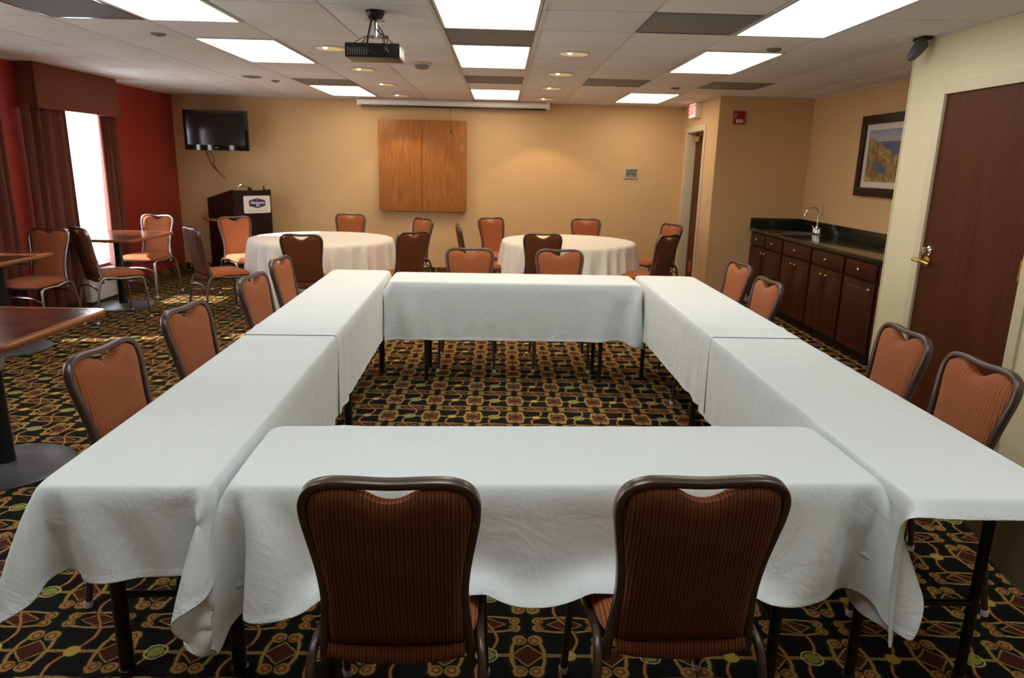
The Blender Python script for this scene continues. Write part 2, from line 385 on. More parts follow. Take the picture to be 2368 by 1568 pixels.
# left wall with three window openings
WIN = [(7.0, 8.46), (4.85, 6.25), (2.45, 3.95)]; WZ0, WZ1 = .37, 2.12
w = MB(); ys = [YF]
edges = [YB]+[e for a in sorted(WIN) for e in a]+[YF]
for i in range(0, len(edges), 2): w.box(XL-.10, XL, edges[i], edges[i+1], 0, 2.6)
for a, b_ in WIN: w.box(XL-.10, XL, a, b_, 0, WZ0); w.box(XL-.10, XL, a, b_, WZ1, 2.6)
struct(w.build('wall_left', 'red_paint', smooth=False))
# far right block with recessed door (door plane at x = 2.50)
DX, D0, D1, DZ = 2.50, 9.02, 9.84, 2.04
w = MB(); w.box(DX, DX+.26, YA, D0, 0, 2.6); w.box(DX, DX+.26, D1, YF+.2, 0, 2.6); w.box(DX, DX+.26, D0, D1, DZ, 2.6)
w.box(DX+.26, XR+.3, YA, YF+.2, 0, 2.6)
struct(w.build('wall_corridor', 'wallpaper_tan', smooth=False))
struct(B(XR, XR+.2, YP, YA, 0, 2.6).build('wall_alcove', 'wallpaper_tan', smooth=False))
# right wall near the camera, with door 2
E0, E1, EZ = 3.52, 4.42, 2.035
w = MB(); w.box(XP, XR+.2, E1, YP, 0, 2.6); w.box(XP, XR+.2, YB, E0, 0, 2.6); w.box(XP, XR+.2, E0, E1, EZ, 2.6); w.box(XP+.16, XR+.2, E0, E1, 0, EZ)
struct(w.build('wall_right', 'wallpaper_green', smooth=False))
struct(B(XP-.004, XP+.008, YP-.010, YP+.004, .12, CEIL).build('trim_1', 'cream_paint', smooth=False), 'thin corner bead down the end of the right wall')
# carpet base strips
for nm, a in (('baseboard_far', (XL, DX, YF-.012, YF, 0, .11)), ('baseboard_left', (XL, XL+.012, YB, YF-.012, 0, .11)),
              ('baseboard_corridor', (DX-.012, DX, YA, D0-.07, 0, .11)), ('baseboard_alcove', (DX-.012, 3.0, YA-.012, YA, 0, .11)),
              ('baseboard_right', (XP-.012, XP, YB, E0-.07, 0, .11)), ('baseboard_pillar', (XP-.012, XP, E1+.07, YP+.012, 0, .11))):
    struct(B(*a, bev=.004).build(nm, 'carpet'))
# ceiling: every tile set between recessed tees; some cells hold fixtures
T, X0, Y0 = .61, -2.839, 4.769
cols = range(-3, 11); rows = range(-12, 9)
lightcells = {}
LIGHTS = [(1, -2), (1, 1), (1, 6), (4, -2), (4, 1), (4, 6), (7, -2), (7, 1), (7, 6), (1, -7), (4, -7), (7, -7)]  # last three are unseen, added behind the camera to brighten the near tables
VENTS = [(4, 0), (4, 4), (6, -1), (6, 4), (1, 5), (0, -1), (8, 4)]
for c, r in LIGHTS: lightcells[(c, r)] = 1; lightcells[(c, r+1)] = 1
for c, r in VENTS: lightcells[(c, r)] = 1
w = MB(); g = .007
for c in cols:
    for r in rows:
        x, y = X0+c*T, Y0+r*T
        if (c, r) in lightcells: continue
        a, b_, p, q = max(x+g, XL), min(x+T-g, XR), max(y+g, YB), min(y+T-g, YF)
        if b_-a < .02 or q-p < .02: continue
        if a > XP and q < YP: continue
        if a > DX+.1 and p > YA: continue
        w.box(a, b_, p, q, CEIL, CEIL+.012, .003)
ce = struct(w.build('ceiling', 'ceiling_tile'))
w = MB(); w.box(XL-.3, XR+.3, YB-.3, YF+.3, CEIL+.008, CEIL+.06); tee = w.build('ceiling_grid', 'tee_paint', ce, smooth=False); tee['kind'] = 'structure'
w = MB()
w.box(XL, DX, YF-.02, YF, CEIL-.008, CEIL+.008); w.box(XL, XL+.02, YB, YF, CEIL-.008, CEIL+.008); w.box(XP-.02, XP, YB, YP, CEIL-.008, CEIL+.008)
w.box(XR-.02, XR, YP, YA, CEIL-.008, CEIL+.008); w.box(DX, XR, YA-.02, YA, CEIL-.008, CEIL+.008); w.box(DX-.02, DX, YA, YF, CEIL-.008, CEIL+.008)
struct(w.build('trim_2', 'tee_paint', smooth=False), 'white angle strip where the ceiling meets the walls')
# the doubled rails either side of the centre column
for i, xx in enumerate((X0+4*T, X0+5*T)):
    struct(B(xx-.014, xx+.014, YB, YF-.05, CEIL-.006, CEIL+.008, bev=.002).build('trim_%d' % (3+i), 'tee_paint'), 'pale rail running along the centre light column of the ceiling')
# ------------------------------------------------------------------ ceiling fixtures
where_c = {1: 'left', 4: 'centre', 7: 'right'}; where_r = {-2: 'nearest', 1: 'middle', 6: 'farthest', -7: 'rear'}
for c, r in LIGHTS:
    x, y = X0+c*T, Y0+r*T
    lab = 'rectangular white ceiling light panel, %s one in the %s row' % (where_r[r], where_c[c])
    if r == -7: lab = 'unseen white fill panel added on the ceiling behind the camera in the %s row' % where_c[c]
    t = thing('ceiling_light', lab, 'ceiling light', (x+T/2, y+T, CEIL), 0, 'lit ceiling panels')
    f = MB(); a, b_ = T/2-.006, T-.006
    for q in ((-a, a, -b_, -b_+.024), (-a, a, b_-.024, b_), (-a, -a+.024, -b_+.024, b_-.024), (a-.024, a, -b_+.024, b_-.024)): f.box(*q, -.006, .02, .002)
    f.build('frame', 'diffuser_trim', t)
    B(-a+.02, a-.02, -b_+.02, b_-.02, .002, .012).build('diffuser', 'panel_cool' if r < 0 else 'panel_warm', t, smooth=False)
vlab = {(4, 0): 'flat grey square ceiling vent between the two nearest centre light panels', (4, 4): 'flat grey square ceiling vent ahead of the farthest centre light panel',
        (6, -1): 'flat grey square ceiling vent left of the nearest right light panel', (6, 4): 'small grey ceiling vent near the farthest right light panel',
        (1, 5): 'grey ceiling vent touching the farthest left light panel', (0, -1): 'ribbed grey ceiling diffuser with shiny rim left of the nearest left light panel',
        (8, 4): 'dark stained ceiling vent in front of the alcove wall'}
for c, r in VENTS:
    x, y = X0+c*T, Y0+r*T; t = thing('ceiling_vent', vlab[(c, r)], 'vent', (x+T/2, y+T/2, CEIL), 0, 'ceiling vents')
    a = T/2-.006; f = MB()
    for q in ((-a, a, -a, -a+.02), (-a, a, a-.02, a), (-a, -a+.02, -a+.02, a-.02), (a-.02, a, -a+.02, a-.02)): f.box(*q, -.003, .02, .001)
    f.build('frame', 'chrome' if c == 0 else 'vent_grey', t)
    f = MB(); n_ = 44
    if c == 0:
        for i in range(n_): xx = -a+.022+i*(2*a-.044)/n_; f.box(xx, xx+.008, -a+.02, a-.02, .000, .010)
        f.box(-a+.01, a-.01, -a+.01, a-.01, .009, .016)
    else: f.box(-a+.018, a-.018, -a+.018, a-.018, .001, .012, .002)
    f.build('louvre' if c == 0 else 'face_plate', 'vent_grey', t)
cans = [(-1.318, 5.715), (-1.307, 6.927), (-1.302, 8.16), (-1.318, 9.43), (.524, 5.679), (.527, 6.903), (.529, 8.151), (.535, 9.43)]
lean = ['nearest', 'second', 'third', 'farthest']
for i, (x, y) in enumerate(cans):
    t = thing('recessed_downlight', 'round brass-lined ceiling downlight, %s of the four on the %s' % (lean[i % 4], 'left' if i < 4 else 'right'), 'downlight', (x, y, CEIL), 0, 'round ceiling downlights')
    MB().lathe([(.128, -.001), (.128, -.006), (.112, -.008), (.106, -.001), (.106, .004), (.128, -.001)], 40).build('trim_ring', 'tee_paint', t)
    MB().lathe([(.108, -.006), (.098, -.004), (.085, -.002), (.03, -.001), (0, -.001)], 40).build('reflector', 'can_glow', t)
    MB().lathe([(0, -.012), (.012, -.010), (.018, -.002), (.018, .006), (0, .006)], 16, Matrix.Translation((-.03, -.02, 0))).build('lamp', 'lamp_glow', t)
    ld = bpy.data.lights.new('can_beam', 'SPOT'); ld.energy = CAN_W; ld.color = (1, .70, .40); ld.spot_size = math.radians(104); ld.spot_blend = .25; ld.shadow_soft_size = .05
    lo = bpy.data.objects.new('can_beam', ld); S.collection.objects.link(lo); lo.parent = t; lo.location = (0, 0, -.03)
for nm, x, y, r_, h, mt_, lab, cat in (('sprinkler_cover', -2.40, 5.277, .05, .012, 'vent_grey', 'small round sprinkler cap beside the left light panels', 'sprinkler'),
        ('ceiling_speaker', -2.602, 7.755, .10, .010, 'vent_grey', 'flat round ceiling speaker left of the middle left light panel', 'speaker'),
        ('sprinkler_cover', -2.46, 8.069, .045, .014, 'grey_grille', 'small dark sprinkler cap just beyond the round ceiling speaker', 'sprinkler'),
        ('sprinkler_cover', 1.883, 5.231, .05, .016, 'grey_grille', 'dark sprinkler cap between the two nearest right light panels', 'sprinkler'),
        ('sprinkler_cover', 1.809, 7.804, .05, .014, 'grey_grille', 'sprinkler cap in front of the farthest right light panel', 'sprinkler')):
    t = thing(nm, lab, cat, (x, y, CEIL)); MB().lathe([(0, 0), (r_, 0), (r_, -h*.5), (r_*.8, -h), (0, -h)], 28).build('plate', mt_, t)
    MB().lathe([(0, -h*.8), (r_*.3, -h*.8), (r_*.3, -h-.006), (0, -h-.008)], 16).build('centre_cap', mt_, t)
t = thing('smoke_detector', 'round beige smoke detector on the ceiling right of the projector', 'smoke detector', (-.698, 6.39, CEIL))
MB().lathe([(0, 0), (.085, 0), (.085, -.012), (.07, -.02), (0, -.02)], 32).build('mounting_plate', 'beige_plastic', t)
MB().lathe([(.06, -.018), (.06, -.038), (.045, -.05), (.03, -.052), (0, -.052)], 32).build('sensor_dome', 'grey_grille', t)
# projector
t = thing('ceiling_projector', 'black video projector hanging from a chrome ceiling bracket', 'projector', (-.735, 4.32, CEIL))
B(-.155, .150, -.11, .11, -.262, -.185, bev=.008).build('body', 'black_plastic', t)
MB().lathe([(0, 0), (.03, 0), (.034, .02), (.03, .03), (0, .03)], 24, Matrix.Translation((.10, .105, -.225)) @ Matrix.Rotation(-PI/2, 4, 'X')).build('lens', 'glossy_black', t)
B(.1470, .1525, -.108, -.070, -.256, -.194, bev=.002).build('side_panel', 'brass', t)
f = MB()
for i in range(9): f.box(-.14+i*.013, -.134+i*.013, -.1125, -.109, -.25, -.21)
f.build('vent_grille', 'grey_grille', t)
MB().lathe([(0, 0), (.055, 0), (.055, -.012), (.04, -.04), (.02, -.05), (0, -.05)], 24).build('ceiling_plate', 'black_plastic', t)
f = MB(); f.box(-.055, .055, -.014, .014, -.056, -.044, .002); f.tube([(0, 0, -.05), (0, 0, -.15)], .012)
for sx in (-1, 1):
    for sy in (-1, 1): f.tube([(0, 0, -.13), (sx*.06, sy*.03, -.14), (sx*.12, sy*.07, -.186)], .004, 6)
f.box(-.07, .07, -.012, .012, -.148, -.138, .002); f.tube([(.02, -.03, -.10), (.06, -.10, -.185), (.09, -.118, -.235)], .005, 6)
f.build('bracket', 'chrome', t)
f = MB(); f.tube(catmull([(-.01, -.03, -.02), (-.02, -.05, -.09), (-.03, -.08, -.16), (-.025, -.125, -.22), (.02, -.128, -.24)]), .006, 8)
f.tube(catmull([(.01, -.03, -.03), (.01, -.04, -.10), (.06, -.06, -.14), (.085, -.09, -.15), (.08, -.12, -.20)]), .0035, 8)
f.tube(catmull([(.015, -.03, -.08), (.05, -.06, -.12), (.065, -.10, -.17), (.07, -.12, -.23)]), .003, 8)
f.build('cable', 'cord_black', t)
# spot lamp near the right wall
t = thing('ceiling_spotlight', 'small dark cone spotlight hanging at the ceiling above the pillar edge', 'spotlight', (2.60, 4.66, CEIL))
B(-.03, .03, -.06, .06, -.02, 0, bev=.004).build('mounting_plate', 'black_metal', t)
MB().tube(catmull([(0, 0, -.01), (-.015, 0, -.04), (-.01, -.005, -.06)]), .007, 8).build('arm', 'black_metal', t)
mm = Matrix.Translation((-.01, -.005, -.05)) @ Euler((math.radians(0), math.radians(215), 0)).to_matrix().to_4x4()
MB().lathe([(0, -.03), (.028, -.03), (.040, -.02), (.038, .03), (.026, .09), (.014, .105), (0, .107)], 28, mm).build('shade', 'base_metal', t)
# projection screen case
t = thing('projection_screen', 'long white rolled projection screen case under the ceiling at the far wall', 'screen', (-.665, 9.95, CEIL))
f = MB(); f.sweep([(-1.275, 0, -.045), (1.275, 0, -.045)], [(.045*math.cos(a*PI/8), .042*math.sin(a*PI/8)) for a in range(16)]); f.build('case', 'screen_case', t)
B(-1.235, 1.235, -.018, .018, -.105, -.078, bev=.003).build('weight_bar', 'black_metal', t)
f = MB(); f.box(-1.29, -1.262, -.048, .048, -.092, -.001, .004); f.box(1.262, 1.29, -.048, .048, -.092, -.001, .004); f.build('end_cap', 'screen_case', t)
f = MB(); f.tube([(-.04, -.02, -.10), (-.04, -.03, -.12), (-.04, -.03, -.40)], .003, 6); f.lathe([(0, -.015), (.011, -.01), (.011, .01), (0, .015)], 10, Matrix.Translation((-.04, -.03, -.41))); f.lathe([(0, -.01), (.009, 0), (0, .01)], 10, Matrix.Translation((-.04, -.03, -.14)))
f.build('pull_cord', 'cord_black', t)
# oak wall cabinet
t = thing('wall_cabinet', 'square oak wall cabinet with two plain doors on the far wall', 'cabinet', (-1.098, YF, .905))
B(-.606, .606, -.075, 0, 0, 1.225, bev=.003).build('body', 'oak', t)
for sx, x0, x1 in ((-1, -.606, -.006), (1, -.002, .606)):
    d = B(x0, x1, -.098, -.077, .002, 1.223, bev=.004).build('door', 'oak', t)
# television
t = thing('television', 'black flat screen television on a wall bracket in the left far corner', 'television', (-3.775, 9.72, 1.915), math.radians(4))
f = MB(); f.box(-.41, .41, -.03, .03, -.255, .255, .012); f.build('casing', 'glossy_black', t)
B(-.365, .365, -.0325, -.029, -.185, .222).build('display', 'screen_glass', t, smooth=False)
MB().box(-.06, .06, .028, .10, -.10, .10, .01).box(-.02, .02, .09, .37, -.03, .03, .004).box(-.1, .1, .345, .358, -.12, .12, .004).build('wall_bracket', 'black_metal', t)
B(-.02, .02, -.034, -.029, -.222, -.212).build('power_light', 'grey_grille', t)
f = MB(); f.tube(catmull([(-.16, .02, -.25), (-.15, .10, -.36), (-.14, .2, -.46), (-.08, .3, -.56), (-.03, .33, -.62)]), .006, 8)
f.tube(catmull([(-.13, .02, -.25), (-.10, .12, -.33), (-.12, .2, -.46), (-.09, .3, -.55)]), .005, 8); f.build('cable', 'cord_black', t)
# wall plates
t = thing('thermostat_panel', 'small cream framed thermostat with dark grille on the far wall', 'thermostat', (1.81, YF, 1.49))
f = MB()
for q in ((-.10, .10, .052, .072), (-.10, .10, -.072, -.058), (-.10, -.078, -.058, .052), (.078, .10, -.058, .052)): f.box(q[0], q[1], -.022, 0, q[2], q[3], .003)
f.build('frame', 'beige_plastic', t)
f = MB(); f.box(-.08, .08, -.012, -.002, -.06, .055)
for k in range(3): f.box(-.076, .076, -.018, -.010, .040-k*.027, .052-k*.027, .002)
f.build('grille', 'grey_grille', t); MB().lathe([(0, 0), (.012, 0), (.012, .008), (0, .01)], 16, Matrix.Translation((0, -.012, -.045)) @ Matrix.Rotation(PI/2, 4, 'X')).build('dial', 'chrome', t)
t = thing('light_switch', 'cream light switch plate on the wall right of the far door', 'switch', (DX, 8.68, 1.18))
B(-.008, 0, -.036, .036, -.058, .058, bev=.003).build('plate', 'beige_plastic', t); B(-.014, -.006, -.007, .007, -.014, .014, bev=.002).build('toggle', 'white_plastic', t)
t = thing('wall_outlet', 'tan outlet plate on the alcove wall above the black counter', 'outlet', (XR, 7.98, 1.16))
B(-.008, 0, -.036, .036, -.058, .058, bev=.003).build('plate', 'beige_plastic', t)
for z in (-.022, .022): B(-.011, -.007, -.017, .017, z-.014, z+.014, bev=.001).build('socket', 'beige_plastic', t)
t = thing('fire_alarm', 'red fire alarm horn with white strobe on the tan alcove wall', 'fire alarm', (2.728, YA, 2.15))
B(-.065, .065, -.045, 0, -.075, .075, bev=.008).build('housing', 'red_plastic', t)
B(-.035, .040, -.062, -.040, -.058, -.018, bev=.006).build('strobe_lens', 'clear_plastic', t)
text_mesh('lettering', 'FIRE', .026, .0006, 'sign_white', t, Matrix.Translation((-.045, -.046, .02)) @ Matrix.Rotation(PI/2, 4, 'X') @ Matrix.Rotation(PI/2, 4, 'Z'))
t = thing('exit_sign', 'white exit sign with red letters above the far door', 'exit sign', (DX, 9.43, 2.29))
B(-.075, 0, -.155, .155, -.092, .092, bev=.006).build('housing', 'white_plastic', t)
B(-.078, -.074, -.145, .145, -.082, .082).build('face', 'exit_face', t, smooth=False)
text_mesh('lettering', 'EXIT', .165, .001, 'exit_red', t, Matrix.Translation((-.0795, 0, 0)) @ Matrix(((0, 0, -1, 0), (-1, 0, 0, 0), (0, 1, 0, 0), (0, 0, 0, 1))), bold=.003)
# far door
f = MB()
for q in ((D0-.06, D0+.008, 0, DZ+.06), (D1-.008, D1+.06, 0, DZ+.06), (D0+.008, D1-.008, DZ-.008, DZ+.06)): f.box(DX-.018, DX+.16, q[0], q[1], q[2], q[3], .003)
struct(f.build('trim_5', 'cream_paint'), 'cream frame around the far door')
t = bpy.data.objects.new('door_1', None); S.collection.objects.link(t); struct(t, 'dark brown far door with brass closer, set back in its frame')
B(DX+.11, DX+.155, D0+.009, D1-.009, .01, DZ-.01).build('leaf', 'mahogany_door', t, smooth=False)
B(DX+.05, DX+.11, D0+.46, D0+.76, DZ-.125, DZ-.06, bev=.005).build('door_closer', 'brass', t)
MB().tube([(DX+.08, D0+.55, DZ-.06), (DX+.08, D0+.40, DZ-.03), (DX+.09, D0+.68, DZ-.012)], .008, 6).build('closer_arm', 'brass', t)
f = MB(); f.lathe([(0, 0), (.028, 0), (.028, .01), (.012, .014), (.012, .03), (.025, .045), (.022, .06), (0, .064)], 20, Matrix.Translation((DX+.11, D0+.08, 1.0)) @ Matrix.Rotation(-PI/2, 4, 'Y')); f.build('knob', 'brass', t)
B(DX+.104, DX+.111, D0+.50, D0+.68, .19, .33, bev=.002).build('red_sticker', 'red_plastic', t)
# near right door
f = MB()
for q in ((E0-.065, E0+.004, 0, EZ+.065), (E1-.004, E1+.065, 0, EZ+.065), (E0+.004, E1-.004, EZ-.004, EZ+.065)): f.box(XP-.014, XP+.10, q[0], q[1], q[2], q[3], .004)
struct(f.build('trim_6', 'cream_paint'), 'cream frame around the near right door')
t = bpy.data.objects.new('door_2', None); S.collection.objects.link(t); struct(t, 'wide reddish brown door with brass lever on the right wall')
B(XP+.004, XP+.048, E0+.004, E1-.004, .01, EZ-.005).build('leaf', 'mahogany_door', t, smooth=False)
f = MB(); mm = Matrix.Translation((XP+.004, 4.345, 1.035)) @ Matrix.Rotation(-PI/2, 4, 'Y')
f.lathe([(0, 0), (.033, 0), (.033, .008), (.015, .012), (.015, .03), (.018, .05), (0, .052)], 24, mm)
f.tube(catmull([(XP-.045, 4.345, 1.035), (XP-.05, 4.30, 1.035), (XP-.05, 4.24, 1.028)]), .010, 10)
f.tube(catmull([(XP-.045, 4.345, 1.035), (XP-.055, 4.375, 1.04), (XP-.06, 4.40, 1.045)]), .012, 10)
f.build('lever_handle', 'brass', t)
MB().lathe([(0, 0), (.030, 0), (.030, .006), (.020, .014), (.026, .024), (.024, .036), (0, .042)], 24, Matrix.Translation((XP+.004, 4.345, 1.10)) @ Matrix.Rotation(-PI/2, 4, 'Y')).build('deadbolt', 'chrome', t)
for z in (.25, 1.09, 1.83):
    MB().box(XP-.004, XP+.004, E0-.008, E0+.030, z-.055, z+.055).tube([(XP-.008, E0+.002, z-.058), (XP-.008, E0+.002, z+.058)], .008, 10).build('hinge', 'brass', t)
# windows, heater, curtains, valances
for i, (a, b_) in enumerate(WIN):
    t = bpy.data.objects.new('window_%d' % (i+1), None); S.collection.objects.link(t); struct(t)
    f = MB()
    for q in ((a, b_, WZ0, WZ0+.03), (a, b_, WZ1-.03, WZ1), (a, a+.025, WZ0, WZ1), (b_-.025, b_, WZ0, WZ1)): f.box(XL-.12, XL-.085, *q, .003)
    f.build('window_frame', 'heater_white', t); B(XL-.104, XL-.100, a+.02, b_-.03, WZ0+.03, WZ1-.03).build('pane', 'window_glass', t, smooth=False)
    B(XL-.09, XL+.02, a, b_, WZ0-.001, WZ0+.012, bev=.004).build('window_sill', 'heater_white', t)
t = thing('wall_heater', 'low white heater box under the window between the curtains', 'heater', (XL, 7.8, 0))
B(0, .12, -.30, .30, .02, .34, bev=.012).build('cabinet', 'heater_white', t)
f = MB()
for k in range(8): f.box(.03, .10, -.27+k*.068, -.225+k*.068, .338, .346)
f.build('grille', 'vent_grey', t)
def curtain(y0, y1, x, z0, z1, folds, lab, seed, cloth='curtain_cloth', grp='dark brown window curtains', amp0=.036):
    rnd = random.Random(seed); n, mz = folds*14, 22; w = MB(); ph = [rnd.uniform(-.5, .5) for _ in range(folds+2)]; vs = []
    for k in range(mz+1):
        v = k/mz; z = z1+(z0-z1)*v; flare = 1+.10*v
        for i in range(n+1):
            u = i/n; y = (y0+y1)/2+(u-.5)*(y1-y0)*flare+.012*math.sin(9*u+3*v); q = u*folds+ph[int(u*folds)]*.15
            amp = amp0*(.75+.35*v)*(1+.3*math.sin(5.1*u+seed)); vs.append((x+amp*math.sin(2*PI*q)+.010*math.sin(4*PI*q+v*2), y, z))
    fs = [(k*(n+1)+i, k*(n+1)+i+1, (k+1)*(n+1)+i+1, (k+1)*(n+1)+i) for k in range(mz) for i in range(n)]
    w.add(vs, fs); o = w.build('curtain', cloth); md = o.modifiers.new('solid', 'SOLIDIFY'); md.thickness = .004 if cloth == 'curtain_cloth' else .0008
    return tag(o, lab, 'curtain', grp)
curtain(6.83, 7.50, XL+.085, .03, 2.02, 4, 'dark pleated curtain left of the bright window gap', 1)
curtain(8.05, 8.42, XL+.085, .03, 2.02, 4, 'dark pleated curtain right of the bright window gap', 2)
curtain(5.92, 6.52, XL+.085, .03, 2.02, 4, 'dark curtain at the very left edge of the picture', 3)
curtain(4.5, 5.74, XL+.085, .03, 2.02, 6, 'dark curtain outside the left picture edge', 4)
curtain(2.40, 4.0, XL+.06, .05, 2.2, 9, 'unseen white sheer curtain added to diffuse the sun at the window left of the camera', 5, 'sheer_cloth', 'added sun-diffusing curtains', .02)  # unseen curtain, added to spread sunlight towards the window-side chairs
def valance(y0, y1, lab):
    w = MB(); w.box(XL+.155, XL+.18, y0, y1, 1.98, CEIL-.002, .006); w.box(XL+.002, XL+.155, y0, y0+.02, 1.98, CEIL-.002, .004); w.box(XL+.002, XL+.155, y1-.02, y1, 1.98, CEIL-.002, .004); w.box(XL+.002, XL+.16, y0+.02, y1-.02, CEIL-.02, CEIL-.002)
    return tag(w.build('valance', 'valance_cloth'), lab, 'valance', 'box valances over the windows')
valance(6.93, 8.36, 'rust brown padded valance box above the bright window')
valance(2.25, 4.15, 'brown valance box over the sheer curtained window beside the camera')
valance(4.45, 6.34, 'brown valance box over the window left of the picture')
# ------------------------------------------------------------------ banquet chair
def make_chair(silver=False):
    fm = 'bronze_metal_lit' if silver else 'bronze_metal'  # silver variant: bronze frame with window reflections painted in
    t = thing('banquet_chair', '', 'chair')
    # back frame: side rails, rounded shoulders and top rail
    pts = [(-.178, -.185, .375), (-.176, -.192, .43), (-.168, -.203, .50), (-.163, -.218, .58), (-.168, -.234, .66), (-.180, -.251, .74), (-.189, -.264, .80), (-.188, -.274, .845),
           (-.170, -.281, .877), (-.135, -.284, .891), (-.09, -.2845, .8925), (0, -.283, .888)]
    path = catmull(pts+[(-p[0], p[1], p[2]) for p in pts[-2::-1]], 5)
    sec = [(-.0065, -.013), (.0065, -.013), (.0095, -.010), (.0095, .010), (.0065, .013), (-.0065, .013), (-.0095, .010), (-.0095, -.010)]
    f = MB(); P = path; k = len(sec); vs = []
    for i, p in enumerate(P):
        a = P[max(0, i-1)]; c = P[min(len(P)-1, i+1)]; tn = (c-a).normalized(); nrm = Vector((0, 1, .18)); nrm = (nrm-tn*nrm.dot(tn)).normalized(); sd_ = tn.cross(nrm)
        for q in sec: vs.append(p+sd_*q[0]+nrm*q[1]*1.15)
    fs = [(i*k+j, i*k+(j+1) % k, (i+1)*k+(j+1) % k, (i+1)*k+j) for i in range(len(P)-1) for j in range(k)]+[tuple(range(k))[::-1], tuple((len(P)-1)*k+j for j in range(k))]
    f.add(vs, fs); f.build('back_frame', fm, t, angle=.9)
    # backrest cushion with heart-shaped top
    nu, nv = 24, 26
    def hw(z): # inner half width of the frame
        zs = [(.40, .166), (.50, .160), (.58, .154), (.66, .160), (.74, .172), (.80, .181), (.845, .181), (.90, .178)]
        for (a, b_), (c, d) in zip(zs, zs[1:]):
            if z <= c: return b_+(d-b_)*(z-a)/(c-a)
        return zs[-1][1]
    def ctr(z): return -.185-.098*(z-.40)/.48-.010*math.sin((z-.4)/.48*PI)
    vs = []; fs = []
    def cush(u, v, side):
        dip = .036*math.exp(-abs(u*.18/.056)**2.6)
        top = .8835-dip-.028*max(0, abs(u)-.6)**2/.16; bot = .425
        z = bot+(top-bot)*v; x = u*hw(z)
        e = (1-abs(u)**5)*(1-max(0, (v-.86)/.14)**3)*(1-max(0, (.05-v)/.05)**3)
        th = .006+(.026 if side > 0 else .022)*max(0, e)**.55
        return (x, ctr(z)+side*th, z)
    for side in (1, -1):
        for j in range(nv+1):
            for i in range(nu+1): vs.append(cush(-1+2*i/nu, 1-(1-j/nv)**1.5, side))
    o_ = (nu+1)*(nv+1)
    for j in range(nv):
        for i in range(nu):
            a = j*(nu+1)+i; fs.append((a, a+1, a+nu+2, a+nu+1)); fs.append((o_+a, o_+a+nu+1, o_+a+nu+2, o_+a+1))
    rim = [i for i in range(nu+1)]+[j*(nu+1)+nu for j in range(1, nv+1)]+[nv*(nu+1)+i for i in range(nu-1, -1, -1)]+[j*(nu+1) for j in range(nv-1, 0, -1)]
    for a, b_ in zip(rim, rim[1:]+rim[:1]): fs.append((a, b_, o_+b_, o_+a))
    f = MB(); f.add(vs, fs); o = f.build('backrest', 'corduroy', t, sub=1)
    o.data.materials.append(M['corduroy_shaded'])          # outer back: same cloth, its shade put into a darker colour
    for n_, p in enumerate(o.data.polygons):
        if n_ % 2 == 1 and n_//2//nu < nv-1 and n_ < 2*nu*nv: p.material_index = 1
    # fabric tail under the backrest
    vs = []; fs = []; n = 20
    for s_ in (0, 1):
        for j in range(5):
            for i in range(n+1):
                u = -1+2*i/n; z0 = .437; zb = .372+.028*u*u; z = z0+(zb-z0)*j/4; y = ctr(.43)-.022-.010*math.sin(PI*j/4)+(.02 if j == 4 else 0)+(.012 if s_ else 0)
                vs.append((u*.163, y, z))
    k = 5*(n+1)
    for j in range(4):
        for i in range(n): a = j*(n+1)+i; fs += [(a, a+1, a+n+2, a+n+1), (k+a, k+a+n+1, k+a+n+2, k+a+1)]
    rim = list(range(n+1))+[j*(n+1)+n for j in range(1, 5)]+[4*(n+1)+i for i in range(n-1, -1, -1)]+[j*(n+1) for j in range(3, 0, -1)]
    for a, b_ in zip(rim, rim[1:]+rim[:1]): fs.append((a, b_, k+b_, k+a))
    f = MB(); f.add(vs, fs); f.build('back_panel', 'corduroy_shaded', t)
    # seat cushion
    nu = 20; vs = []; fs = []
    def seat(u, v, top):
        y = -.185+.40*(v+1)/2; w_ = .192+.012*(v+1)/2
        x = u*w_; rr = max(abs(u), abs(v)); cu = (abs(u)**6+abs(v)**6)**(1/6)
        if cu > 1: x /= cu**.6; y = .015+(y-.015)/cu**.6
        e = max(0, 1-rr**8)**.5
        if top: z = .435+.040*e+.006*(1-rr*rr)
        else: z = .435-.022*e
        if v > 0: z -= .008*v*v
        return (x, y, z)
    for top in (1, 0):
        for j in range(nu+1):
            for i in range(nu+1): vs.append(seat(-1+2*i/nu, -1+2*j/nu, top))
    o_ = (nu+1)**2
    for j in range(nu):
        for i in range(nu): a = j*(nu+1)+i; fs += [(a, a+1, a+nu+2, a+nu+1), (o_+a, o_+a+nu+1, o_+a+nu+2, o_+a+1)]
    rim = list(range(nu+1))+[j*(nu+1)+nu for j in range(1, nu+1)]+[nu*(nu+1)+i for i in range(nu-1, -1, -1)]+[j*(nu+1) for j in range(nu-1, 0, -1)]
    for a, b_ in zip(rim, rim[1:]+rim[:1]): fs.append((a, b_, o_+b_, o_+a))
    f = MB(); f.add(vs, fs); f.build('seat', 'corduroy', t, sub=1)
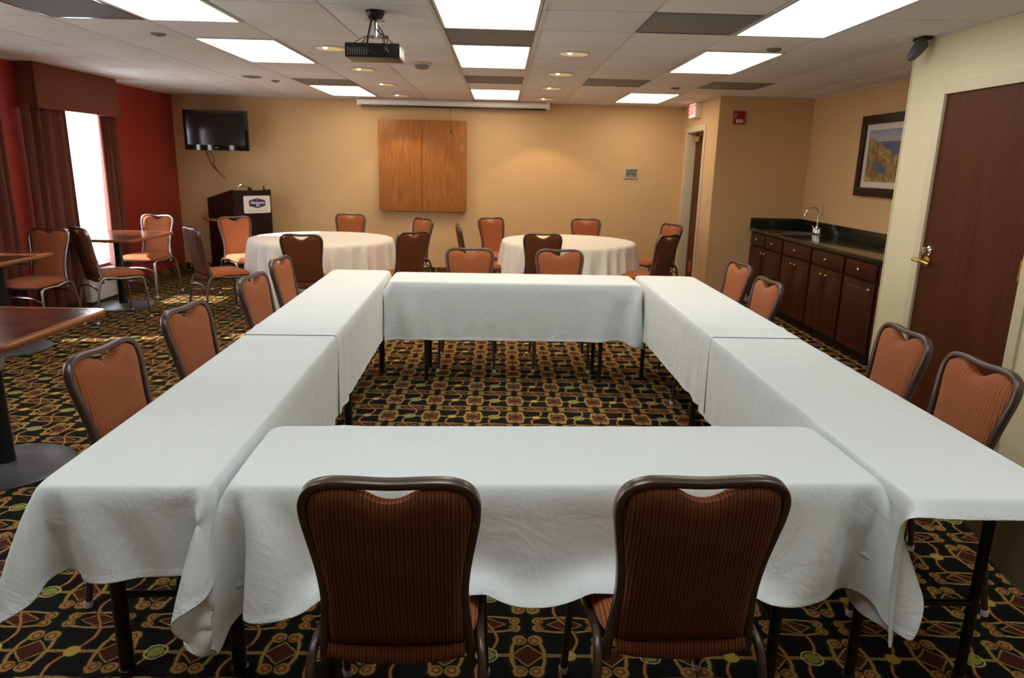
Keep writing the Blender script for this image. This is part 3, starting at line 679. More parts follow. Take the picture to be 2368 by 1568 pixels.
    # legs: front leg bends back under the seat, rear leg rises outside the back frame
    for sx in (-1, 1):
        f = MB(); f.tube(catmull([(sx*.215, .215, .012), (sx*.208, .20, .20), (sx*.200, .185, .36), (sx*.197, .165, .402), (sx*.196, .10, .410), (sx*.197, -.02, .408)], 5), .0115, 10, upv=(1, 0, 0))
        l = f.build('leg', fm, t); MB().lathe([(0, 0), (.014, 0), (.015, .02), (.012, .024), (0, .024)], 12, Matrix.Translation((sx*.2155, .216, 0))).build('foot_glide', 'clear_plastic', l)
        f = MB(); f.tube(catmull([(sx*.225, -.285, .012), (sx*.218, -.262, .16), (sx*.210, -.236, .32), (sx*.205, -.212, .395), (sx*.200, -.17, .425), (sx*.198, -.09, .420), (sx*.197, -.02, .408)], 5), .0115, 10, upv=(1, 0, 0))
        l = f.build('leg', fm, t); MB().lathe([(0, 0), (.014, 0), (.015, .02), (.012, .024), (0, .024)], 12, Matrix.Translation((sx*.2255, -.286, 0))).build('foot_glide', 'clear_plastic', l)
    f = MB(); f.tube(catmull([(-.210, -.24, .305), (-.13, -.243, .335), (0, -.245, .345), (.13, -.243, .335), (.210, -.24, .305)], 5), .008, 8); f.build('stretcher', fm, t)
    f = MB(); f.tube(catmull([(-.204, .195, .29), (-.12, .194, .325), (0, .193, .335), (.12, .194, .325), (.204, .195, .29)], 5), .008, 8); f.build('stretcher', fm, t)
    B(-.195, .195, -.15, .19, .402, .416, bev=.004).build('seat_frame', 'black_plastic', t)
    return t
proto = {}
def chair(x, y, deg, label, group, silver=False):
    """deg: direction the sitter would face, measured from +x"""
    rz = math.radians(deg-90)
    if silver not in proto:
        t = make_chair(silver); proto[silver] = t; t.location = (x, y, 0); t.rotation_euler.z = rz; t['label'] = label; t['group'] = group; return t
    return dup(proto[silver], (x, y, 0), rz, label, group)
G1, G2, G3, G4 = 'chairs around the square of long tables', 'chairs around the left round table', 'chairs around the right round table', 'chairs at the wooden cafe tables'
CH = [(-.235, 1.681, 90.8, 'near rust corduroy chair seen from behind, left of the two in front', G1), (.45, 1.71, 93, 'near rust corduroy chair seen from behind, right of the two in front', G1),
 (-1.139, 2.426, 355.1, 'rust chair nearest the camera on the left side of the tables', G1), (-1.169, 3.175, 355.5, 'rust chair second from the camera on the left side of the tables', G1),
 (-1.181, 4.112, 355.8, 'rust chair third from the camera on the left side of the tables', G1), (-1.257, 4.90, 358, 'rust chair farthest from the camera on the left side of the tables', G1),
 (1.50, 2.45, 182.2, 'rust chair nearest the camera on the right side by the wall', G1), (1.51, 2.99, 178.9, 'rust chair second from the camera on the right side, before the brown door', G1),
 (1.412, 4.34, 182.9, 'rust chair third from the camera on the right side, before the dark cabinets', G1), (1.494, 5.12, 185.6, 'rust chair farthest on the right side of the tables', G1),
 (-.248, 5.439, 270, 'left one of the two rust chairs behind the far long table', G1), (.483, 5.473, 270, 'right one of the two rust chairs behind the far long table', G1),
 (-1.945, 9.0, 272, 'rust chair behind the left round table against the far wall', G2), (-2.969, 8.268, 313.6, 'orange chair in front of the lectern at the left round table', G2),
 (-2.82, 7.15, 43, 'rust chair turned sideways at the left edge of the left round table', G2), (-1.845, 6.837, 90, 'dark backed chair in front of the left round table', G2),
 (-1.163, 8.603, 222, 'pinkish orange chair behind the right edge of the left round table', G2), (-1.062, 7.202, 135, 'dark backed chair at the right front of the left round table', G2),
 (1.10, 9.02, 268, 'rust chair behind the right round table against the far wall', G3), (.027, 8.95, 305, 'orange chair at the back left of the right round table', G3),
 (-.20, 8.031, 8, 'narrow side view of a chair left of the right round table', G3), (.425, 7.418, 90, 'dark backed chair in front of the right round table', G3),
 (1.86, 8.62, 205, 'orange chair at the back right of the right round table near the door', G3), (1.528, 7.45, 135, 'dark backed chair at the front right of the right round table', G3)]
CS = [(-4.19, 6.33, 266, 'orange chair facing the camera behind the middle wooden table', G4), (-3.80, 6.95, 50, 'chair with shaded back turned away beside the window table', G4),
 (-4.09, 8.20, 264, 'orange chair with bright window-lit frame behind the window table', G4)]
for a in CH: chair(*a)
for a in CS: chair(*a, silver=True)
# ------------------------------------------------------------------ folding tables
ZT = .738
def make_table(hx, hy, legr, name='folding_table'):
    t = thing(name, '', 'table')
    B(-hx+.016, hx-.016, -hy+.016, hy-.016, ZT-.026, ZT-.005, bev=.008).build('tabletop', 'table_board', t)
    long_x = hx > hy; L, Wd = (hx, hy) if long_x else (hy, hx)
    for e in (-1, 1):
        for s_ in (-1, 1):
            a, b_ = e*(L-.23), s_*(Wd-.045); p = (a, b_) if long_x else (b_, a)
            f = MB(); f.tube([(p[0], p[1], .004), (p[0], p[1], ZT-.02)], legr, 12, upv=(1, 0, 0)); l = f.build('leg', 'black_metal', t)
            MB().lathe([(0, 0), (legr+.004, 0), (legr+.004, .022), (legr, .024), (0, .024)], 14, Matrix.Translation((p[0], p[1], 0))).build('foot_cap', 'black_plastic', l)
        a, b_ = e*(L-.23), Wd-.045
        q = [(a, -b_, .28), (a, b_, .28)] if long_x else [(-b_, a, .28), (b_, a, .28)]
        MB().tube(q, .011, 10).build('crossbar', 'black_metal', t)
        q = [(a, 0, .28), (a-e*.34, 0, ZT-.025)] if long_x else [(0, a, .28), (0, a-e*.34, ZT-.025)]
        MB().tube(q, .008, 8).build('brace', 'black_metal', t)
    return t
def at(cx, cy, rz, u, v): return (cx+u*math.cos(rz)-v*math.sin(rz), cy+u*math.sin(rz)+v*math.cos(rz), 0)
RL = dict(cx=-1.011, cy=3.545, rz=math.radians(1.75), hx=.218, hy=1.885)
RR = dict(cx=1.292, cy=3.545, rz=math.radians(.4), hx=.225, hy=1.885)
FT = dict(cx=.172, cy=1.925, rz=math.radians(2.4), hx=.875, hy=.218)
BT = dict(cx=.107, cy=5.19, rz=math.radians(1.3), hx=.900, hy=.225)
GT = 'long folding tables in the square'
tb = make_table(.216, .93, .022)
tb.location = at(RL['cx'], RL['cy'], RL['rz'], 0, -.95); tb.rotation_euler.z = RL['rz']; tb['label'] = 'near folding table with thick black legs on the left side'; tb['group'] = GT
dup(tb, at(RL['cx'], RL['cy'], RL['rz'], 0, .95), RL['rz'], 'far folding table on the left side of the square', GT)
tc_ = make_table(.222, .93, .016)
tc_.location = at(RR['cx'], RR['cy'], RR['rz'], 0, -.95); tc_.rotation_euler.z = RR['rz']; tc_['label'] = 'near folding table with bare black legs on the right side'; tc_['group'] = GT
dup(tc_, at(RR['cx'], RR['cy'], RR['rz'], 0, .95), RR['rz'], 'far folding table on the right side of the square', GT)
td = make_table(.872, .216, .016); td.location = (FT['cx'], FT['cy'], 0); td.rotation_euler.z = FT['rz']; td['label'] = 'front folding table under the cloth with two chairs before it'; td['group'] = GT
dup(td, (BT['cx'], BT['cy'], 0), BT['rz'], 'back folding table closing the far end of the square', GT)
# ------------------------------------------------------------------ draped cloths (relaxed with a small cloth solver)
def drape_cloth(tbl, u0, u1, v0, v1, lift, label, seed, clamps=(), seats=(), ridges=(), steps=170, h=.024, slack=.008):
    hx, hy, zt = tbl['hx'], tbl['hy'], ZT
    rng = np.random.RandomState(seed)
    def lines(a, b_, hh):           # grid lines that fall exactly on the table edges
        cuts = [a]+[c for c in (-hh, -hh+.010, hh-.010, hh) if a+.004 < c < b_-.004]+[b_]; out = [a]
        for p, q in zip(cuts, cuts[1:]): n = max(1, int(round((q-p)/h))); out += list(np.linspace(p, q, n+1)[1:])
        return np.array(out)
    U_, V_ = lines(u0, u1, hx), lines(v0, v1, hy); nu, nv = len(U_), len(V_)
    uu, vv = np.meshgrid(U_, V_, indexing='ij')
    P = np.stack([uu, vv, np.full_like(uu, zt+.0045+lift)], -1)
    inside = (np.abs(uu) < hx+1e-4) & (np.abs(vv) < hy+1e-4) & ~((np.abs(uu) > hx-.022) & (np.abs(vv) > hy-.022))
    d_out = np.maximum(np.maximum(np.abs(uu)-hx, np.abs(vv)-hy), 0)
    for (rv, ru, amp, wd, ang) in ridges:
        q = (vv-rv)*math.cos(ang)+(uu-ru)*math.sin(ang)+.015*np.sin(uu*14+rv)
        P[..., 2] += np.where(inside, amp*np.exp(-(q/wd)**2), 0)
    # start the flaps already hanging part of the way, corners flared outwards
    ox = np.sign(uu)*np.maximum(np.abs(uu)-hx, 0); oy = np.sign(vv)*np.maximum(np.abs(vv)-hy, 0)
    dd = np.hypot(ox, oy); k_ = .5
    P[..., 0] = np.clip(uu, -hx, hx)+ox*k_; P[..., 1] = np.clip(vv, -hy, hy)+oy*k_; P[..., 2] -= dd*.80
    P += np.where(inside[..., None], 0, rng.normal(0, .003, P.shape))
    rest = np.stack([uu, vv], -1)
    V = np.zeros_like(P); w = np.where(inside, 0., 1.)
    sl = 1+slack*np.clip(d_out/.3, 0, 1)
    cons = []
    def addc(di, dj, stiff):
        for par in (0, 1):
            I, J = np.meshgrid(np.arange(0, nu-abs(di)), np.arange(0, nv-abs(dj)), indexing='ij')
            if dj < 0: J = J+abs(dj)
            key = (I//max(1, abs(di)) if di else J//max(1, abs(dj))) % 2
            sel = key == par; a = (I[sel], J[sel]); b_ = (I[sel]+di, J[sel]+dj)
            L = np.linalg.norm(rest[b_]-rest[a], axis=-1)*(sl[a]+sl[b_])/2
            wa, wb = w[a], w[b_]; ws = wa+wb; ok = ws > 0
            a = (a[0][ok], a[1][ok]); b_ = (b_[0][ok], b_[1][ok]); cons.append((a, b_, L[ok], (wa[ok]/ws[ok])[:, None], (wb[ok]/ws[ok])[:, None], stiff))
    addc(1, 0, 1.); addc(0, 1, 1.); addc(1, 1, .9); addc(1, -1, .9); addc(2, 0, .05); addc(0, 2, .05); addc(4, 0, .012); addc(0, 4, .012)
    rad = .008; C = np.array([0, 0, zt-.06]); H = np.array([hx+.001, hy+.001, .0645+lift])-rad
    cb, sb = math.cos(tbl['rz']), math.sin(tbl['rz'])
    def collide(P):
        q = P-C; s_ = np.sign(q); a = np.abs(q)-H; out = np.maximum(a, 0); dist = np.linalg.norm(out, axis=-1)
        m_ = (dist < rad) & (w > 0)
        both = m_ & (dist > 1e-6)
        P = np.where(both[..., None], C+s_*(np.minimum(np.abs(q), H)+out/np.maximum(dist, 1e-6)[..., None]*rad), P)
        deep = m_ & (dist <= 1e-6)
        if deep.any():
            ax = np.argmax(a, axis=-1)
            for k in range(3):
                mk = deep & (ax == k); P[..., k] = np.where(mk, C[k]+s_[..., k]*(H[k]+rad), P[..., k])
        for (k, sgn, lim, vmin, vmax) in clamps:      # neighbouring table edge: cloth stays on its own side
            o = 1-k; mk = (P[..., o] > vmin) & (P[..., o] < vmax) & (P[..., 2] < zt-.004)
            soft = .3 if k == 1 else 1.
            P[..., k] = np.where(mk & (sgn*(P[..., k]-lim) > 0) & (w > 0), P[..., k]+(lim-P[..., k])*soft, P[..., k])
        for (sx0, sx1, sy0, sy1, sz) in seats:        # chair seats pushed under the edge
            mk = (P[..., 0] > sx0) & (P[..., 0] < sx1) & (P[..., 1] > sy0) & (P[..., 1] < sy1) & (P[..., 2] < sz)
            P[..., 2] = np.where(mk, sz, P[..., 2])
        P[..., 2] = np.maximum(P[..., 2], .01)
        return P
    dt = 1/90.; g_ = np.array([0, 0, -9.8])
    for it in range(steps):
        damp = .985 if it < steps*.6 else .93
        V += g_*dt*w[..., None]; Q = P+V*dt*w[..., None]
        for sub in range(15):
            for a, b_, L, wa, wb, st in cons:
                dlt = Q[b_]-Q[a]; ln = np.linalg.norm(dlt, axis=-1); cor = (st*(ln-L)/np.maximum(ln, 1e-9))[:, None]*dlt
                if st < .4: cor = np.where((ln < L)[:, None], cor, 0)
                Q[a] += cor*wa; Q[b_] -= cor*wb
            if sub % 3 == 2: Q = collide(Q)
        V = (Q-P)/dt*damp; sp = np.linalg.norm(V, axis=-1, keepdims=True); V *= np.minimum(1, 3./np.maximum(sp, 1e-6)); P = Q
    P = collide(P)
    Pw = P.copy(); Pw[..., 0] = tbl['cx']+P[..., 0]*cb-P[..., 1]*sb; Pw[..., 1] = tbl['cy']+P[..., 0]*sb+P[..., 1]*cb
    idx = np.arange(nu*nv).reshape(nu, nv)
    faces = np.stack([idx[:-1, :-1], idx[1:, :-1], idx[1:, 1:], idx[:-1, 1:]], -1).reshape(-1, 4)
    me = bpy.data.meshes.new('tablecloth'); me.from_pydata(Pw.reshape(-1, 3).tolist(), [], faces.tolist()); me.update()
    edge = np.minimum(np.minimum(uu-u0, u1-uu), np.minimum(vv-v0, v1-vv)).reshape(-1)
    at_ = me.attributes.new('hem', 'FLOAT', 'POINT'); at_.data.foreach_set('value', (edge < .02).astype(np.float32))
    for p in me.polygons: p.use_smooth = True
    o = bpy.data.objects.new('tablecloth', me); S.collection.objects.link(o); me.materials.append(M['linen'])
    md = o.modifiers.new('solid', 'SOLIDIFY'); md.thickness = .0016; md.offset = 1
    md = o.modifiers.new('subdivision', 'SUBSURF'); md.levels = md.render_levels = 1
    return tag(o, label, 'tablecloth', 'white cloths on the long tables')
def local(tbl, x, y):
    dx, dy = x-tbl['cx'], y-tbl['cy']; c, s = math.cos(tbl['rz']), math.sin(tbl['rz']); return dx*c+dy*s, -dx*s+dy*c
def seatbox(tbl, x, y, hw=.215, f=.225, bk=.20, turn=0):
    u, v = local(tbl, x, y); 
    if turn: return (u-f, u+f, v-hw, v+hw, .487)
    return (u-hw, u+hw, v-bk, v+f, .487)
hx, hy = RL['hx'], RL['hy']
drape_cloth(RL, -hx-.24, hx+.40, -hy-.25, -.10, 0, 'white cloth on the near left long table, hanging low at its corner', 3,
            clamps=[(0, 1, hx+.010, -9, -1.35)], seats=[seatbox(RL, -1.139, 2.426, turn=1), seatbox(RL, -1.169, 3.175, turn=1)], ridges=[(-1.03, 0, .0016, .012, .0)])
drape_cloth(RL, -hx-.40, hx+.40, -.255, hy+.30, .004, 'white cloth on the far left long table', 5, clamps=[(0, 1, hx+.014, 1.42, 1.9)],
            seats=[seatbox(RL, -1.181, 4.112, turn=1), seatbox(RL, -1.257, 4.90, turn=1)], ridges=[(-.08, -.05, .006, .02, .05), (.77, 0, .0015, .012, 0), (1.35, .1, .002, .02, .1)])
hx, hy = RR['hx'], RR['hy']
drape_cloth(RR, -hx-.42, hx+.36, -hy-.055, -.02, 0, 'white cloth on the near right long table, barely covering its front edge', 7,
            clamps=[(0, -1, -hx-.010, -hy-.02, -1.30), (1, -1, -hy-.02, -1, -hx-.012)], seats=[seatbox(RR, 1.50, 2.45, turn=1), seatbox(RR, 1.51, 2.99, turn=1)],
            ridges=[(-.42, 0, .004, .018, -.05), (-.62, .0, .003, .02, .12), (-1.0, 0, .0016, .012, 0)])
drape_cloth(RR, -hx-.40, hx+.36, -.135, hy+.30, .004, 'white cloth on the far right long table with a raised wrinkle', 9, clamps=[(0, -1, -hx-.014, 1.42, 1.9)],
            seats=[seatbox(RR, 1.412, 4.34, turn=1), seatbox(RR, 1.494, 5.12, turn=1)], ridges=[(.07, 0, .009, .022, -.08), (.6, 0, .0015, .012, 0)])
hx, hy = FT['hx'], FT['hy']
drape_cloth(FT, -hx-.30, hx+.22, -hy-.335, hy+.34, 0, 'white cloth on the front long table behind the two near chairs', 11,
            clamps=[(0, -1, -hx-.014, -hy+.07, 1), (0, 1, hx+.014, -hy+.005, 1)], seats=[seatbox(FT, -.235, 1.681), seatbox(FT, .45, 1.71)],
            ridges=[(-.02, -.55, .0035, .03, 1.15), (0, 0, .0012, .01, PI/2), (0, .45, .002, .02, -1.2)], slack=.012)
hx, hy = BT['hx'], BT['hy']
drape_cloth(BT, -hx-.06, hx+.17, -hy-.415, hy+.20, 0, 'white cloth on the back long table, its long front flap shadowed', 13,
            clamps=[(0, -1, -hx-.016, -hy+.01, 1), (0, 1, hx+.016, -hy+.03, 1)], seats=[seatbox(BT, -.248, 5.439, bk=.225), seatbox(BT, .483, 5.473, bk=.225)], ridges=[(0, -.04, .0015, .012, PI/2)])
# ------------------------------------------------------------------ round tables with floor-length cloths
def round_table(cx, cy, r, side, seed):
    t = thing('round_table', 'round folding table hidden under the %s floor-length cloth' % side, 'table', (cx, cy, 0), 0, 'round banquet tables')
    MB().lathe([(0, ZT-.022), (r-.01, ZT-.022), (r-.006, ZT-.011), (r-.01, ZT), (0, ZT)], 64).build('tabletop', 'table_board', t)
    for sx in (-1, 1):
        for sy in (-1, 1): MB().tube([(sx*.42, sy*.28, 0), (sx*.42, sy*.28, ZT-.02)], .014, 10, upv=(1, 0, 0)).build('leg', 'black_metal', t)
    rnd = random.Random(seed); nth, nz = 360, 34; vs = [(0, 0, ZT+.004)]; fs = []
    folds = []; a = 0
    while a < 2*PI: folds.append((a, rnd.uniform(.6, 1.2))); a += rnd.uniform(.16, .34)
    def wav(th, k):
        s_ = 0
        for (f0, amp) in folds:
            d = (th-f0+PI) % (2*PI)-PI; s_ += amp*math.exp(-(d/.05)**2)
        return s_
    ws = [wav(2*PI*i/nth, 0) for i in range(nth)]
    for rr in (r*.35, r*.7, r*.93, r-.008): vs += [(rr*math.cos(2*PI*i/nth), rr*math.sin(2*PI*i/nth), ZT+.004) for i in range(nth)]
    for k in range(1, nz+1):
        v = k/nz; z = (ZT+.002)*(1-v)+.012*v
        for i in range(nth):
            th = 2*PI*i/nth; ff = min(1, v*1.5)**.8
            rr = r+.004+.035*v+.075*ff*(ws[i]-.26)+.004*math.sin(th*23+v*4)*ff
            if v < .05: rr = r+.003*v/.05
            rr = max(rr, r+.001); vs.append((rr*math.cos(th), rr*math.sin(th), z))
    R_ = 4+nz
    for i in range(nth): fs.append((0, 1+i, 1+(i+1) % nth))
    for k in range(R_-1):
        for i in range(nth): a = 1+k*nth+i; b_ = 1+k*nth+(i+1) % nth; fs.append((a, a+nth, b_+nth, b_))
    w = MB(); w.add(vs, fs); o = w.build('tablecloth', 'linen_round', loc=(cx, cy, 0), angle=1.4)
    md = o.modifiers.new('solid', 'SOLIDIFY'); md.thickness = .0016; md.offset = 1
    tag(o, 'cream floor-length cloth gathered in folds over the %s round table' % side, 'tablecloth', 'round floor-length tablecloths')
round_table(-1.943, 7.727, .765, 'left', 4); round_table(.766, 7.992, .752, 'right', 9)
# ------------------------------------------------------------------ cafe tables
def cafe_table(cx, cy, hx, hy, px, py, label, collar=False):
    t = thing('cafe_table', label, 'table', (cx, cy, 0), 0, 'wooden pedestal tables by the windows')
    B(-hx+.03, hx-.03, -hy+.03, hy-.03, .715, .7455).build('tabletop', 'laminate', t, smooth=False)
    sec = [(-.016, -.016), (.010, -.016), (.017, -.006), (.017, .008), (.010, .0165), (-.016, .0165)]
    f = MB(); a, b_ = hx-.016, hy-.016; rr = .03; path = []
    for (qx, qy, a0) in ((1, -1, -PI/2), (1, 1, 0), (-1, 1, PI/2), (-1, -1, PI)):
        for k in range(5): an = a0+k*PI/8; path.append((qx*(a-rr)+rr*math.cos(an), qy*(b_-rr)+rr*math.sin(an), .730))
    f.sweep(path, sec, closed=True); f.build('edge_band', 'edge_wood', t)
    dx, dy = px-cx, py-cy; tr_ = Matrix.Translation((dx, dy, 0))
    MB().lathe([(0, .04), (.045, .04), (.042, .08), (.040, .70), (0, .70)], 24, tr_).build('column', 'black_metal', t)
    MB().lathe([(0, .0), (.30, .0), (.305, .006), (.295, .014), (.16, .026), (.06, .040), (0, .042)], 48, tr_).build('pedestal_base', 'base_metal', t)
    f = MB()
    for a0 in (0, PI/2): c, s = math.cos(a0), math.sin(a0); f.box(-.24, .24, -.018, .018, .697, .714, .003, tr_ @ Matrix.Rotation(a0, 4, 'Z'))
    f.build('top_bracket', 'black_metal', t)
    if collar: MB().lathe([(.04, .52), (.052, .53), (.062, .585), (.10, .60), (.102, .612), (.04, .612)], 32, tr_).build('collar', 'beige_metal', t)
cafe_table(-2.53, 3.41, .38, .42, -2.50, 3.37, 'glossy dark wood cafe table cut by the left edge, nearest the camera', True)
cafe_table(-4.02, 5.69, .17+.03, .43, -4.02, 5.66, 'wooden cafe table at the left edge behind the nearest one')
cafe_table(-4.08, 7.60, .385, .49, -4.02, 7.46, 'wooden cafe table standing in front of the bright window')
# ------------------------------------------------------------------ lectern
t = thing('lectern', 'dark wooden lectern with a white sign, in the far left corner', 'lectern', (-3.48, 9.35, 0), math.radians(47))
LW, LD = .535, .74
f = MB(); f.prism([(0, .0), (0, 1.165), (.02, 1.17), (LD, 1.03), (LD, .0)], 0, .022, 'x'); f.build('side_panel', 'lectern_wood', t)
f = MB(); f.prism([(0, .0), (0, 1.165), (.02, 1.17), (LD, 1.03), (LD, .0)], LW-.022, LW, 'x'); f.build('side_panel', 'lectern_wood', t)
B(.022, LW-.022, .004, .024, .0, 1.16).build('front_panel', 'lectern_wood', t, smooth=False)
f = MB(); f.prism([(.02, 1.13), (.02, 1.155), (LD, 1.015), (LD, .99)], .022, LW-.022, 'x'); f.build('reading_top', 'lectern_wood', t, smooth=False)
B(.022, LW-.022, .05, LD-.05, .45, .47).build('shelf', 'lectern_wood', t, smooth=False)
B(-.19, 0, .18, .50, .76, .785, bev=.004).build('side_shelf', 'edge_wood', t)
B(LW, LW+.035, .1, .13, .91, .93, bev=.003).build('side_latch', 'black_plastic', t)
MB().lathe([(0, 0), (.022, 0), (.022, .02), (0, .02)], 16, Matrix.Translation((.47, .06, 1.155))).lathe([(0, 0), (.008, 0), (.010, .05), (0, .055)], 12, Matrix.Translation((.47, .06, 1.165))).build('socket_post', 'black_plastic', t)
# the sign
sg = bpy.data.objects.new('sign_board', None)
SX, SZ, SW, SH = .325, .975, .375, .225
def rrect(w_, h_, r_, n=5):
    out = []
    for (qx, qy, a0) in ((1, -1, -PI/2), (1, 1, 0), (-1, 1, PI/2), (-1, -1, PI)):
        for k in range(n): an = a0+k*PI/2/(n-1); out.append((qx*(w_/2-r_)+r_*math.cos(an), qy*(h_/2-r_)+r_*math.sin(an)))
    return out
f = MB(); f.prism([(SX+p[0], SZ+p[1]) for p in rrect(SW, SH, .022)], -.010, .003, 'y'); sg = f.build('sign_board', 'sign_white', t, angle=.5)
def hexa(w_, h_, k=.52): return [(SX-w_/2, SZ+.018-h_*k/2), (SX, SZ+.018-h_/2), (SX+w_/2, SZ+.018-h_*k/2), (SX+w_/2, SZ+.018+h_*k/2), (SX, SZ+.018+h_/2), (SX-w_/2, SZ+.018+h_*k/2)]
MB().prism(hexa(.236, .136), -.0115, -.0095, 'y').build('logo_border', 'sign_red', sg, smooth=False)
MB().prism(hexa(.222, .124), -.0130, -.0095, 'y').build('logo_field', 'sign_navy', sg, smooth=False)
def onsign(x, z): return Matrix.Translation((SX+x, -.0138, SZ+.018+z)) @ Matrix.Rotation(PI/2, 4, 'X')
text_mesh('lettering', 'Hampton', .052, .0006, 'sign_white', sg, onsign(0, .006), shear=.35, bold=.0012)
text_mesh('lettering', 'Inn', .040, .0006, 'sign_white', sg, onsign(0, -.030), shear=.35, bold=.0012)
text_mesh('lettering', 'GROTON / MYSTIC', .030, .0005, 'sign_grey_ink', sg, Matrix.Translation((SX, -.0105, SZ-.082)) @ Matrix.Rotation(PI/2, 4, 'X'), xs=1.15)
MB().prism([(SX+.011*math.cos(a)*(1 if k % 2 == 0 else .45), SZ+.018+.046+.011*math.sin(a)*(1 if k % 2 == 0 else .45)) for k, a in enumerate([PI/2+i*PI/5 for i in range(10)])], -.0142, -.0125, 'y').build('star', 'sign_white', sg, smooth=False)
t2 = thing('gooseneck_microphone', 'bent gooseneck microphone standing on the lectern top', 'microphone', (-3.48, 9.35, 0), math.radians(47))
f = MB(); f.tube(catmull([(.09, .02, 1.168), (.085, .015, 1.20), (.13, .02, 1.232), (.19, .03, 1.222), (.235, .035, 1.195)]), .005, 8); f.build('neck', 'chrome', t2)
MB().lathe([(0, 0), (.016, .004), (.02, .02), (.015, .04), (0, .046)], 16, Matrix.Translation((.235, .035, 1.198)) @ Euler((0, math.radians(120), 0)).to_matrix().to_4x4()).build('capsule', 'black_plastic', t2)
MB().lathe([(0, 0), (.03, 0), (.03, .018), (.015, .03), (0, .03)], 20, Matrix.Translation((.27, .05, 1.155))).build('base', 'black_plastic', t2)
MB().tube(catmull([(.09, .02, 1.172), (.14, .03, 1.215), (.2, .04, 1.21), (.255, .045, 1.18)]), .003, 6).build('cable', 'cord_black', t2)
# ------------------------------------------------------------------ kitchenette
CX = 3.02
def knob(par, y, z):
    MB().lathe([(0, 0), (.008, 0), (.006, .008), (.014, .016), (.015, .022), (.008, .028), (0, .029)], 16, Matrix.Translation((CX-.022, y, z)) @ Matrix.Rotation(-PI/2, 4, 'Y')).build('knob', 'brass', par)
def panel(par, y0, y1, z0, z1, nm, kn, raised=True):
    f = MB(); f.box(CX-.022, CX, y0, y1, z0, z1, .003)
    if raised:
        f2 = .055
        vs = [(CX-.022, y0+f2, z0+f2), (CX-.022, y1-f2, z0+f2), (CX-.022, y1-f2, z1-f2), (CX-.022, y0+f2, z1-f2)]
        i_ = .018; vs += [(CX-.030, y0+f2+i_, z0+f2+i_), (CX-.030, y1-f2-i_, z0+f2+i_), (CX-.030, y1-f2-i_, z1-f2-i_), (CX-.030, y0+f2+i_, z1-f2-i_)]
        f.add(vs, [(4, 5, 6, 7), (0, 1, 5, 4), (1, 2, 6, 5), (2, 3, 7, 6), (3, 0, 4, 7)])
    o = f.build(nm, 'cabinet_cherry', par, angle=.5); knob(o, *kn); return o
units = [(7.48, 8.46, 'double', 'dark cherry base cabinet in the alcove corner with two small drawers'), (6.76, 7.46, 'pair', 'dark cherry base cabinet below the tap with one drawer and two doors'),
         (6.08, 6.74, 'pair', 'dark cherry base cabinet right of the one below the tap, two doors'), (5.52, 6.06, 'single', 'dark cherry base cabinet with a single wide door'),
         (4.86, 5.50, 'single', 'dark cherry base cabinet partly hidden by the green-beige pillar')]
for y0, y1, kind, lab in units:
    t = thing('base_cabinet', lab, 'cabinet', (0, 0, 0), 0, 'base cabinets under the black counter')
    w = MB(); w.box(CX, XR-.01, y0, y1, .09, .862); w.box(CX+.06, XR-.01, y0, y1, 0, .09); w.build('body', 'cabinet_dark', t, smooth=False)
    g_ = .012; my = (y0+y1)/2
    if kind == 'double':
        panel(t, y0+g_, my-.02, .715, .845, 'drawer', ((y0+my)/2, .78), False); panel(t, my+.02, y1-g_, .715, .845, 'drawer', ((y1+my)/2, .78), False)
    else: panel(t, y0+g_, y1-g_, .715, .845, 'drawer', (my, .78), False)
    if kind == 'single': panel(t, y0+g_, y1-g_, .11, .695, 'door', (y0+.06, .64))
    else: panel(t, y0+g_, my-.006, .11, .695, 'door', (my-.05, .64)); panel(t, my+.006, y1-g_, .11, .695, 'door', (my+.05, .64))
t = thing('kitchen_counter', 'polished black granite counter with backsplash in the alcove', 'counter', (0, 0, 0))
w = MB(); w.box(CX-.035, XR-.004, YP+.004, 7.58, .865, .90, .005); w.box(CX-.035, XR-.004, 7.98, YA-.004, .865, .90, .005); w.box(CX-.035, 3.13, 7.58, 7.98, .865, .90, .004); w.box(3.46, XR-.004, 7.58, 7.98, .865, .90, .004)
w.build('worktop', 'granite', t)
w = MB(); w.box(XR-.024, XR-.004, YP+.004, YA-.024, .90, 1.015, .003); w.box(CX-.03, XR-.024, YA-.024, YA-.004, .90, 1.015, .003); w.build('backsplash', 'granite', t)
t = thing('sink', 'small steel sink basin set in the black counter', 'sink', (3.295, 7.78, .89))
w = MB(); w.box(-.164, .164, -.198, .198, -.16, -.15); w.box(-.164, -.158, -.198, .198, -.15, .01); w.box(.158, .164, -.198, .198, -.15, .01); w.box(-.158, .158, -.198, -.192, -.15, .01); w.box(-.158, .158, .192, .198, -.15, .01); w.build('basin', 'sink_steel', t)
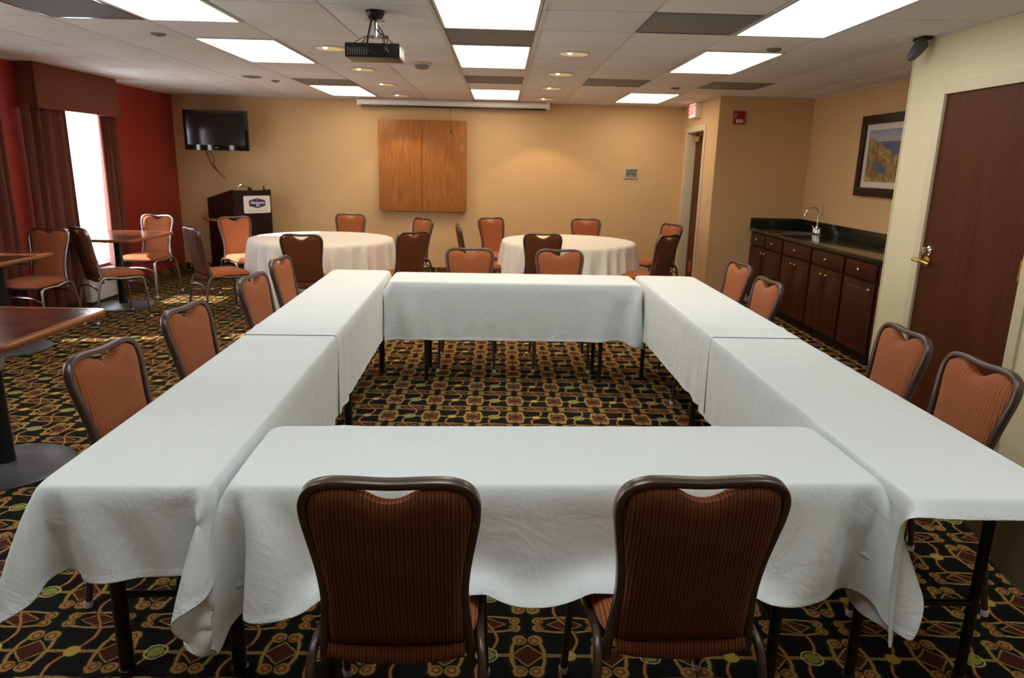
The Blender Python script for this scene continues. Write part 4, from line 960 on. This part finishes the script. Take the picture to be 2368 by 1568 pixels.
MB().lathe([(0, -.148), (.03, -.148), (.03, -.144), (0, -.146)], 20).build('drain', 'chrome', t)
t = thing('faucet', 'tall chrome gooseneck tap with two lever handles at the sink', 'faucet', (3.50, 7.82, .90))
f = MB(); f.tube(catmull([(0, 0, 0), (0, 0, .10), (0, 0, .22), (-.02, 0, .265), (-.07, 0, .285), (-.12, 0, .265), (-.145, 0, .22), (-.155, 0, .19)]), .009, 12, upv=(0, 1, 0)); f.build('spout', 'chrome', t)
MB().lathe([(0, 0), (.026, 0), (.026, .015), (.018, .03), (.022, .05), (.016, .08), (0, .085)], 20).build('body', 'chrome', t)
for s_ in (-1, 1):
    MB().lathe([(0, 0), (.022, 0), (.020, .02), (.014, .05), (0, .055)], 16, Matrix.Translation((0, s_*.06, 0))).tube([(0, s_*.06, .045), (-.01, s_*.10, .07)], .006, 8).build('handle', 'chrome', t)
B(-.03, .03, -.09, .09, 0, .008, bev=.003).build('deck_plate', 'chrome', t)
t = thing('framed_picture', 'framed seascape with rocks and blue water in a dark wood frame', 'picture', (0, 0, 0))
PY0, PY1, PZ0, PZ1 = 6.18, 7.24, 1.34, 2.105
def ring_frame(x0, x1, y0, y1, z0, z1, fw, nm, mt_, bev=.004):
    f = MB(); f.box(x0, x1, y0, y1, z0, z0+fw, bev); f.box(x0, x1, y0, y1, z1-fw, z1, bev); f.box(x0, x1, y0, y0+fw, z0+fw, z1-fw, bev); f.box(x0, x1, y1-fw, y1, z0+fw, z1-fw, bev); return f.build(nm, mt_, t)
ring_frame(XR-.04, XR-.001, PY0, PY1, PZ0, PZ1, .085, 'frame', 'frame_wood')
ring_frame(XR-.018, XR-.008, PY0+.08, PY1-.08, PZ0+.08, PZ1-.08, .06, 'mount', 'mat_board', 0)
B(XR-.010, XR-.003, PY0+.1, PY1-.1, PZ0+.1, PZ1-.1).build('print', 'seascape_print', t, smooth=False)
B(XR-.0225, XR-.0215, PY0+.08, PY1-.08, PZ0+.08, PZ1-.08).build('glass', 'picture_glass', t, smooth=False)
